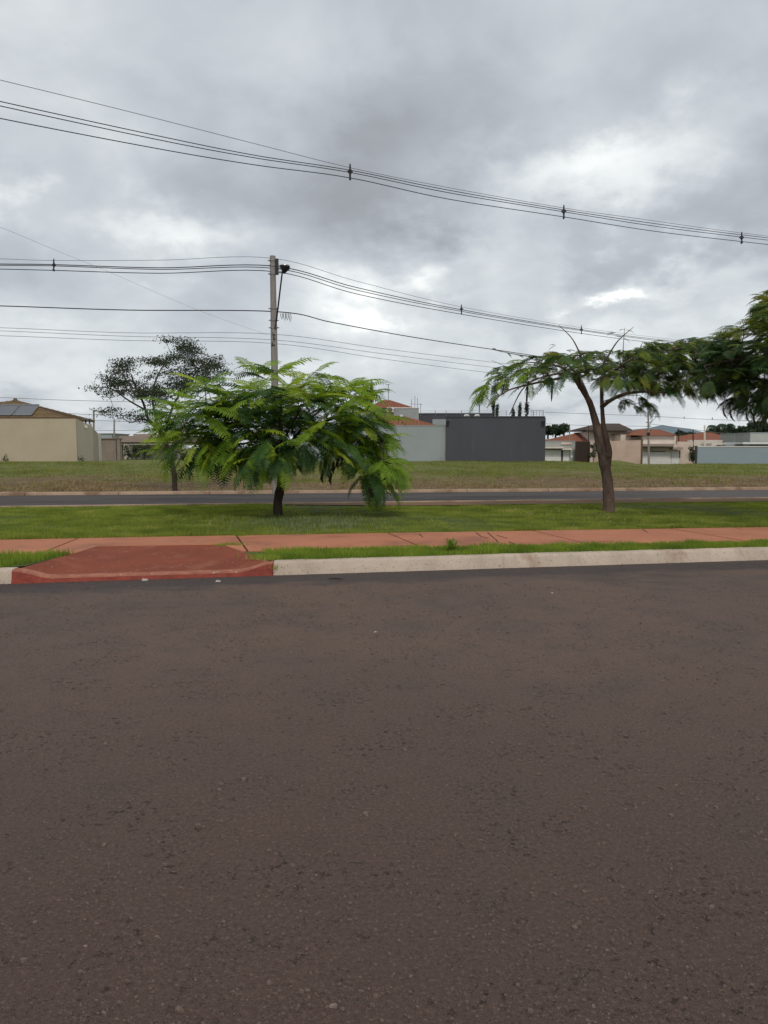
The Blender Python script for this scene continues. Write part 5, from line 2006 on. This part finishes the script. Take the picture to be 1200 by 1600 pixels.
# hill
m = MB()
hx = np.linspace(-200, 1100, 66)
prof = []
for i, x in enumerate(hx):
    t = (x - 380) / 130
    z = 26 * math.exp(-t * t) + 7 * math.exp(-((x - 520) / 160) ** 2) + 2.0 * math.sin(x * .05) + 1.0 * math.sin(x * .13) + 2
    prof.append((x, z))
for (x, z) in prof:
    for (yy, f) in ((950, 0), (1010, .45), (1060, .82), (1110, 1.0), (1250, .4), (1400, 0)):
        m.v.append((x, yy, -6 + (z + 6) * f + (random.uniform(-.6, .6) if f > 0 else 0)))
for i in range(len(prof) - 1):
    for j in range(5):
        a = i * 6 + j
        m.f.append((a, a + 6, a + 7, a + 1))
m.build('hill', M['hill'], kind='structure', smooth=True)

# ================================================================== street lamp pole
pb = G(432.3, 769, .1)
Yp = pb.y + .3
pl = thing('street_lamp_pole', P(432.3, 769, Yp), 'tall concrete power pole with a street lamp behind the young tree', 'utility pole')
top = P(426, 400, Yp)
pbx = P(432.3, 771, Yp)
MB().tube([pbx + Vector((0, 0, -.1)), top], [.145, .095], 14).build('shaft', M['concrete_pole'], pl, smooth=True)
rad_at = lambda z: .145 + (.095 - .145) * (z - pbx.z) / (top.z - pbx.z)
axis = lambda py: pbx.lerp(top, (P(430, py, Yp).z - pbx.z) / (top.z - pbx.z))
for py in (407, 415, 428, 482, 500.5, 512):
    c = axis(py)
    rr = rad_at(c.z)
    m = MB().tube([c + Vector((0, 0, -.025)), c + Vector((0, 0, .025))], rr + .018, 14)
    m.tube([c + Vector((-rr - .07, 0, 0)), c + Vector((rr + .07, 0, 0))], .016, 6)
    m.build('clamp_band', M['metal'], pl)
c = axis(418)
m = MB().box(c.x + .09, c.x + .19, Yp - .07, Yp + .07, axis(429).z, axis(404.5).z)
m.build('bracket', M['darkmetal'], pl, bev=.01)
for py in (416, 419, 425):
    c = axis(py)
    MB().tube([c + Vector((.19, -.02, 0)), c + Vector((.24, -.02, 0)), c + Vector((.30, -.02, 0))], [.03, .055, .03], 8).build('insulator', M['glass_lamp'], pl, smooth=True)
arm0 = axis(504) + Vector((.10, -.12, 0))
arm1 = P(441.2, 424, Yp - 1.4)
MB().tube([axis(513) + Vector((.06, -.13, 0)), arm0, arm1], [.030, .028, .024], 8).build('lamp_arm', M['darkmetal'], pl, smooth=True)
hd_ = arm1 + Vector((.03, -.05, .05))
m = MB().tube([hd_ + Vector((0, 0, -.12)), hd_ + Vector((.03, 0, -.06)), hd_ + Vector((.05, 0, .04)), hd_ + Vector((.06, 0, .10))], [.05, .08, .16, .165], 14)
lh = m.build('lamp_head', M['black'], pl, smooth=True)
m = MB().tube([hd_ + Vector((.06, 0, .101)), hd_ + Vector((.06, 0, .135)), hd_ + Vector((.06, 0, .155))], [.16, .15, .06], 14)
m.build('lamp_cover', M['glass_lamp'], lh, smooth=True)
# grimy stain / notches on the shaft
m = MB()
for k in range(7):
    c = axis(522 + k * 3.2)
    m.box(c.x - .09 + random.uniform(0, .1), c.x - .04 + random.uniform(0, .1), Yp - rad_at(c.z) - .004, Yp - rad_at(c.z) + .05, c.z, c.z + .05)
m.build('bolt_holes', M['darkmetal'], pl)
m = MB()     # loops of drop cable and clamps beside the pole
for px in (438.5, 443, 447, 451.5):
    a = P(px, 489.5, Yp - .1)
    d = random.uniform(.18, .30)
    m.tube([a, a + Vector((.01, 0, -d * .6)), a + Vector((.04, 0, -d)), a + Vector((.07, 0, -d * .55)), a + Vector((.06, 0, 0))], .010, 4)
m.build('cable_loops', M['cable'], pl, smooth=True)


# ================================================================== cables
def cable(name, pts, r, label, cat='cable', group=None, mat='cable', n=8):
    c = catmull(pts, n)
    a = c[0] + (c[0] - c[1]).normalized() * 12
    return MB().tube([a] + c, r, 5).build(name, M[mat], smooth=True, label=label, cat=cat, group=group)


ZN = lambda px: np.interp(px, [-200, 0, 547, 881, 1159, 1300], [15.0, 16.4, 20.6, 24, 27, 28.6])
near = {
    'top': ([(-120, 96), (0, 125), (200, 174), (400, 225), (547, 262), (700, 293), (881, 325), (1000, 342), (1159, 364), (1400, 392)], .007, 'cable_gray',
            'thin steel wire uppermost of the four nearest overhead cables'),
    'a': ([(-120, 130), (0, 158.5), (250, 213), (400, 243), (547, 266), (700, 297), (881, 328), (1020, 349), (1159, 367), (1400, 394)], .0105, 'cable',
          'black cable second from the top of the nearest overhead run'),
    'b': ([(-120, 137), (0, 165.5), (250, 219), (400, 247), (547, 269.5), (700, 301), (881, 331), (1020, 353), (1159, 370.5), (1400, 398)], .0105, 'cable',
          'black cable third from the top of the nearest overhead run'),
    'c': ([(-120, 158), (0, 185), (250, 233), (400, 258), (547, 278), (700, 311), (881, 339), (1020, 361), (1159, 377.5), (1400, 404)], .011, 'cable',
          'lowest black cable of the nearest overhead run')}
for k, (pp, r, mt, lab) in near.items():
    cable('overhead_cable', [P(a, b_, float(ZN(a))) for a, b_ in pp], r, lab, 'cable', 'cables of the nearest overhead run', mt)


def spacer(px, pyt, pyb, pym, Y, label, w=.07):
    t, b_ = P(px, pyt, Y), P(px, pyb, Y)
    r = thing('cable_spacer', b_, label, 'cable spacer', 'cable spacers on the overhead runs')
    H_ = t.z - b_.z
    cz = P(px, pym, Y).z
    m = MB().tube([t + Vector((0, 0, .04)), t, t.lerp(b_, .5), b_, b_ + Vector((0, 0, -.05))], [.012, .022, .03, .022, .01], 6)
    m.build('body', M['black'], r, smooth=True)
    for sx in (-1, 1):
        c = Vector((t.x, Y, cz))
        MB().tube([c + Vector((sx * .01, 0, -H_ * .18)), c + Vector((sx * w, .02 * sx, 0)), c + Vector((sx * .01, 0, H_ * .18))], [.016, .024, .014], 6).build('arm', M['black'], r, smooth=True)
    MB().tube([b_ + Vector((0, -.05, 0)), b_ + Vector((0, .05, 0))], .03, 8).build('clamp', M['black'], r, smooth=True)


spacer(547, 258, 279, 268, 20.6, 'black diamond spacer on the nearest cables, high left of centre', .05)
spacer(881, 322, 340, 330, 24, 'black spacer on the nearest cables, high right of centre', .07)
spacer(1159, 364, 379, 371, 27, 'black spacer on the nearest cables close to the right edge', .08)
spacer(84, 406, 422, 414, Yp, 'black spacer on the far cables left of the lamp pole', .04)
spacer(721, 477, 490, 483, 34.8, 'black spacer on the far cables midway between lamp pole and right tree', .07)
spacer(908.5, 509, 521, 515, 44, 'black spacer on the far cables just above the flat-topped tree', .09)

ZF = lambda px: float(np.interp(px, [-200, 440, 721, 908, 1040, 1200], [Yp, Yp, 34.8, 44, 51, 60]))
far = {
    'top': ([(-150, 402), (0, 404.5), (84, 407), (250, 406.5), (425, 403.5), (560, 440), (721, 479.5), (908, 512), (1040, 529), (1180, 545)], .008, 'cable_gray',
            'thin steel wire running over the top of the lamp pole'),
    'a': ([(-150, 410), (0, 412.5), (84, 413.5), (250, 418.5), (429, 416), (560, 450), (721, 484), (908, 515), (1040, 532), (1180, 548)], .016, 'cable',
          'upper black power cable through the top of the lamp pole'),
    'b': ([(-150, 412), (0, 414.5), (84, 415.5), (250, 421), (430, 419.5), (560, 454), (721, 486.5), (908, 516.5), (1040, 534), (1180, 550)], .014, 'cable',
          'middle black power cable through the top of the lamp pole'),
    'c': ([(-150, 418), (0, 420.5), (84, 422.5), (250, 427), (429, 424.5), (560, 460), (721, 491), (908, 521), (1040, 538), (1180, 554)], .014, 'cable',
          'lowest black power cable through the top of the lamp pole'),
    't': ([(-150, 475), (0, 478), (200, 484.5), (432, 487), (520, 504), (640, 526), (770, 546), (900, 565), (1040, 583)], .018, 'cable',
          'thick dark telephone cable clamped halfway down the lamp pole')}
for k, (pp, r, mt, lab) in far.items():
    cable('overhead_cable', [P(a, b_, ZF(a)) for a, b_ in pp], r, lab, 'cable', 'cables carried by the lamp pole', mt)
ZB = lambda px: float(np.interp(px, [-200, 0, 440, 770, 1000], [44, 44, 44, 56, 66]))
back = [([(-150, 509), (0, 512), (200, 520), (425, 522), (600, 545), (770, 566), (1000, 592)], .013, 'topmost thin wire of the low distant run behind the lamp pole'),
        ([(-150, 514), (0, 517), (200, 525.5), (425, 531), (600, 553), (770, 574), (1000, 600)], .013, 'second thin wire of the low distant run behind the lamp pole'),
        ([(-150, 521), (0, 524.5), (200, 532), (425, 536.5), (600, 561), (770, 583), (1000, 608)], .013, 'lowest thin wire of the low distant run behind the lamp pole')]
for pp, r, lab in back:
    cable('distant_wire', [P(a, b_, ZB(a)) for a, b_ in pp], r, lab, 'wire', 'low distant wires behind the lamp pole', 'cable_gray')
pp = [(-80, 330, 14), (0, 355, 16), (94, 394, 18.5), (175, 427, 20.5), (308, 484, 24), (417, 523, Yp - .15)]
cable('service_wire', [P(*q_) for q_ in pp], .0028, 'faint thin wire slanting down from upper left to the lamp pole', 'wire', None, 'cable_gray')
fars = [([(-60, 619), (0, 621), (110, 625.5), (260, 629)], 72, 'faint far wire just above the tan tile roof'),
        ([(105, 646), (180, 649), (300, 649)], 74, 'faint far wire crossing behind the small-leaved tree at roof height'),
        ([(148, 657), (240, 659.5), (300, 659)], 78, 'faint far wire in the middle above the bare block wall'),
        ([(150, 673), (240, 672), (300, 672)], 82, 'faint lowest far wire above the bare block wall'),
        ([(851, 644), (930, 647), (1012, 650), (1100, 655), (1200, 658)], 84, 'faint upper far wire right of the dark wall'),
        ([(851, 662), (920, 665), (1012, 666)], 90, 'faint lower far wire between the dark wall and the utility pole'),
        ([(1013, 662), (1083, 671), (1150, 680)], 84, 'faint far wire slanting down right of the thin utility pole')]
for pp, Y, lab in fars:
    c = catmull([P(a, b_, Y) for a, b_ in pp], 5)
    MB().tube(c, .02, 4).build('distant_wire', M['cable_gray'], label=lab, cat='wire')
m = None
for px, py, Y, lab in ((1069, 647.5, 84, 'tiny dark clamp on the far wire right of the thin utility pole'), (1113, 649, 84, 'tiny dark clamp on the far wire near the right tree')):
    p = P(px, py + 5, Y)
    MB().tube([p + Vector((0, 0, .12)), p, p + Vector((0, 0, -.15))], [.03, .05, .02], 5).build('wire_clamp', M['black'], label=lab, cat='cable clamp')

# garden weeds at the foot of the beige wall
for px, lab in ((8, 'small weed growing at the foot of the beige wall, far left'), (127, 'small weed at the corner of the beige wall')):
    bs = P(px, 722, YA - .3)
    bs.z = float(tz(bs.x, bs.y))
    V, F = leaf_cloud([bs + Vector((0, 0, .15))], 60, .12, .07, 1)
    o = link('weed', np_mesh('weed', V - np.array(bs), F, M['leaf_bush']), None, bs)
    tag(o, lab, 'weed', kind='stuff')
print('objects', len(bpy.data.objects))
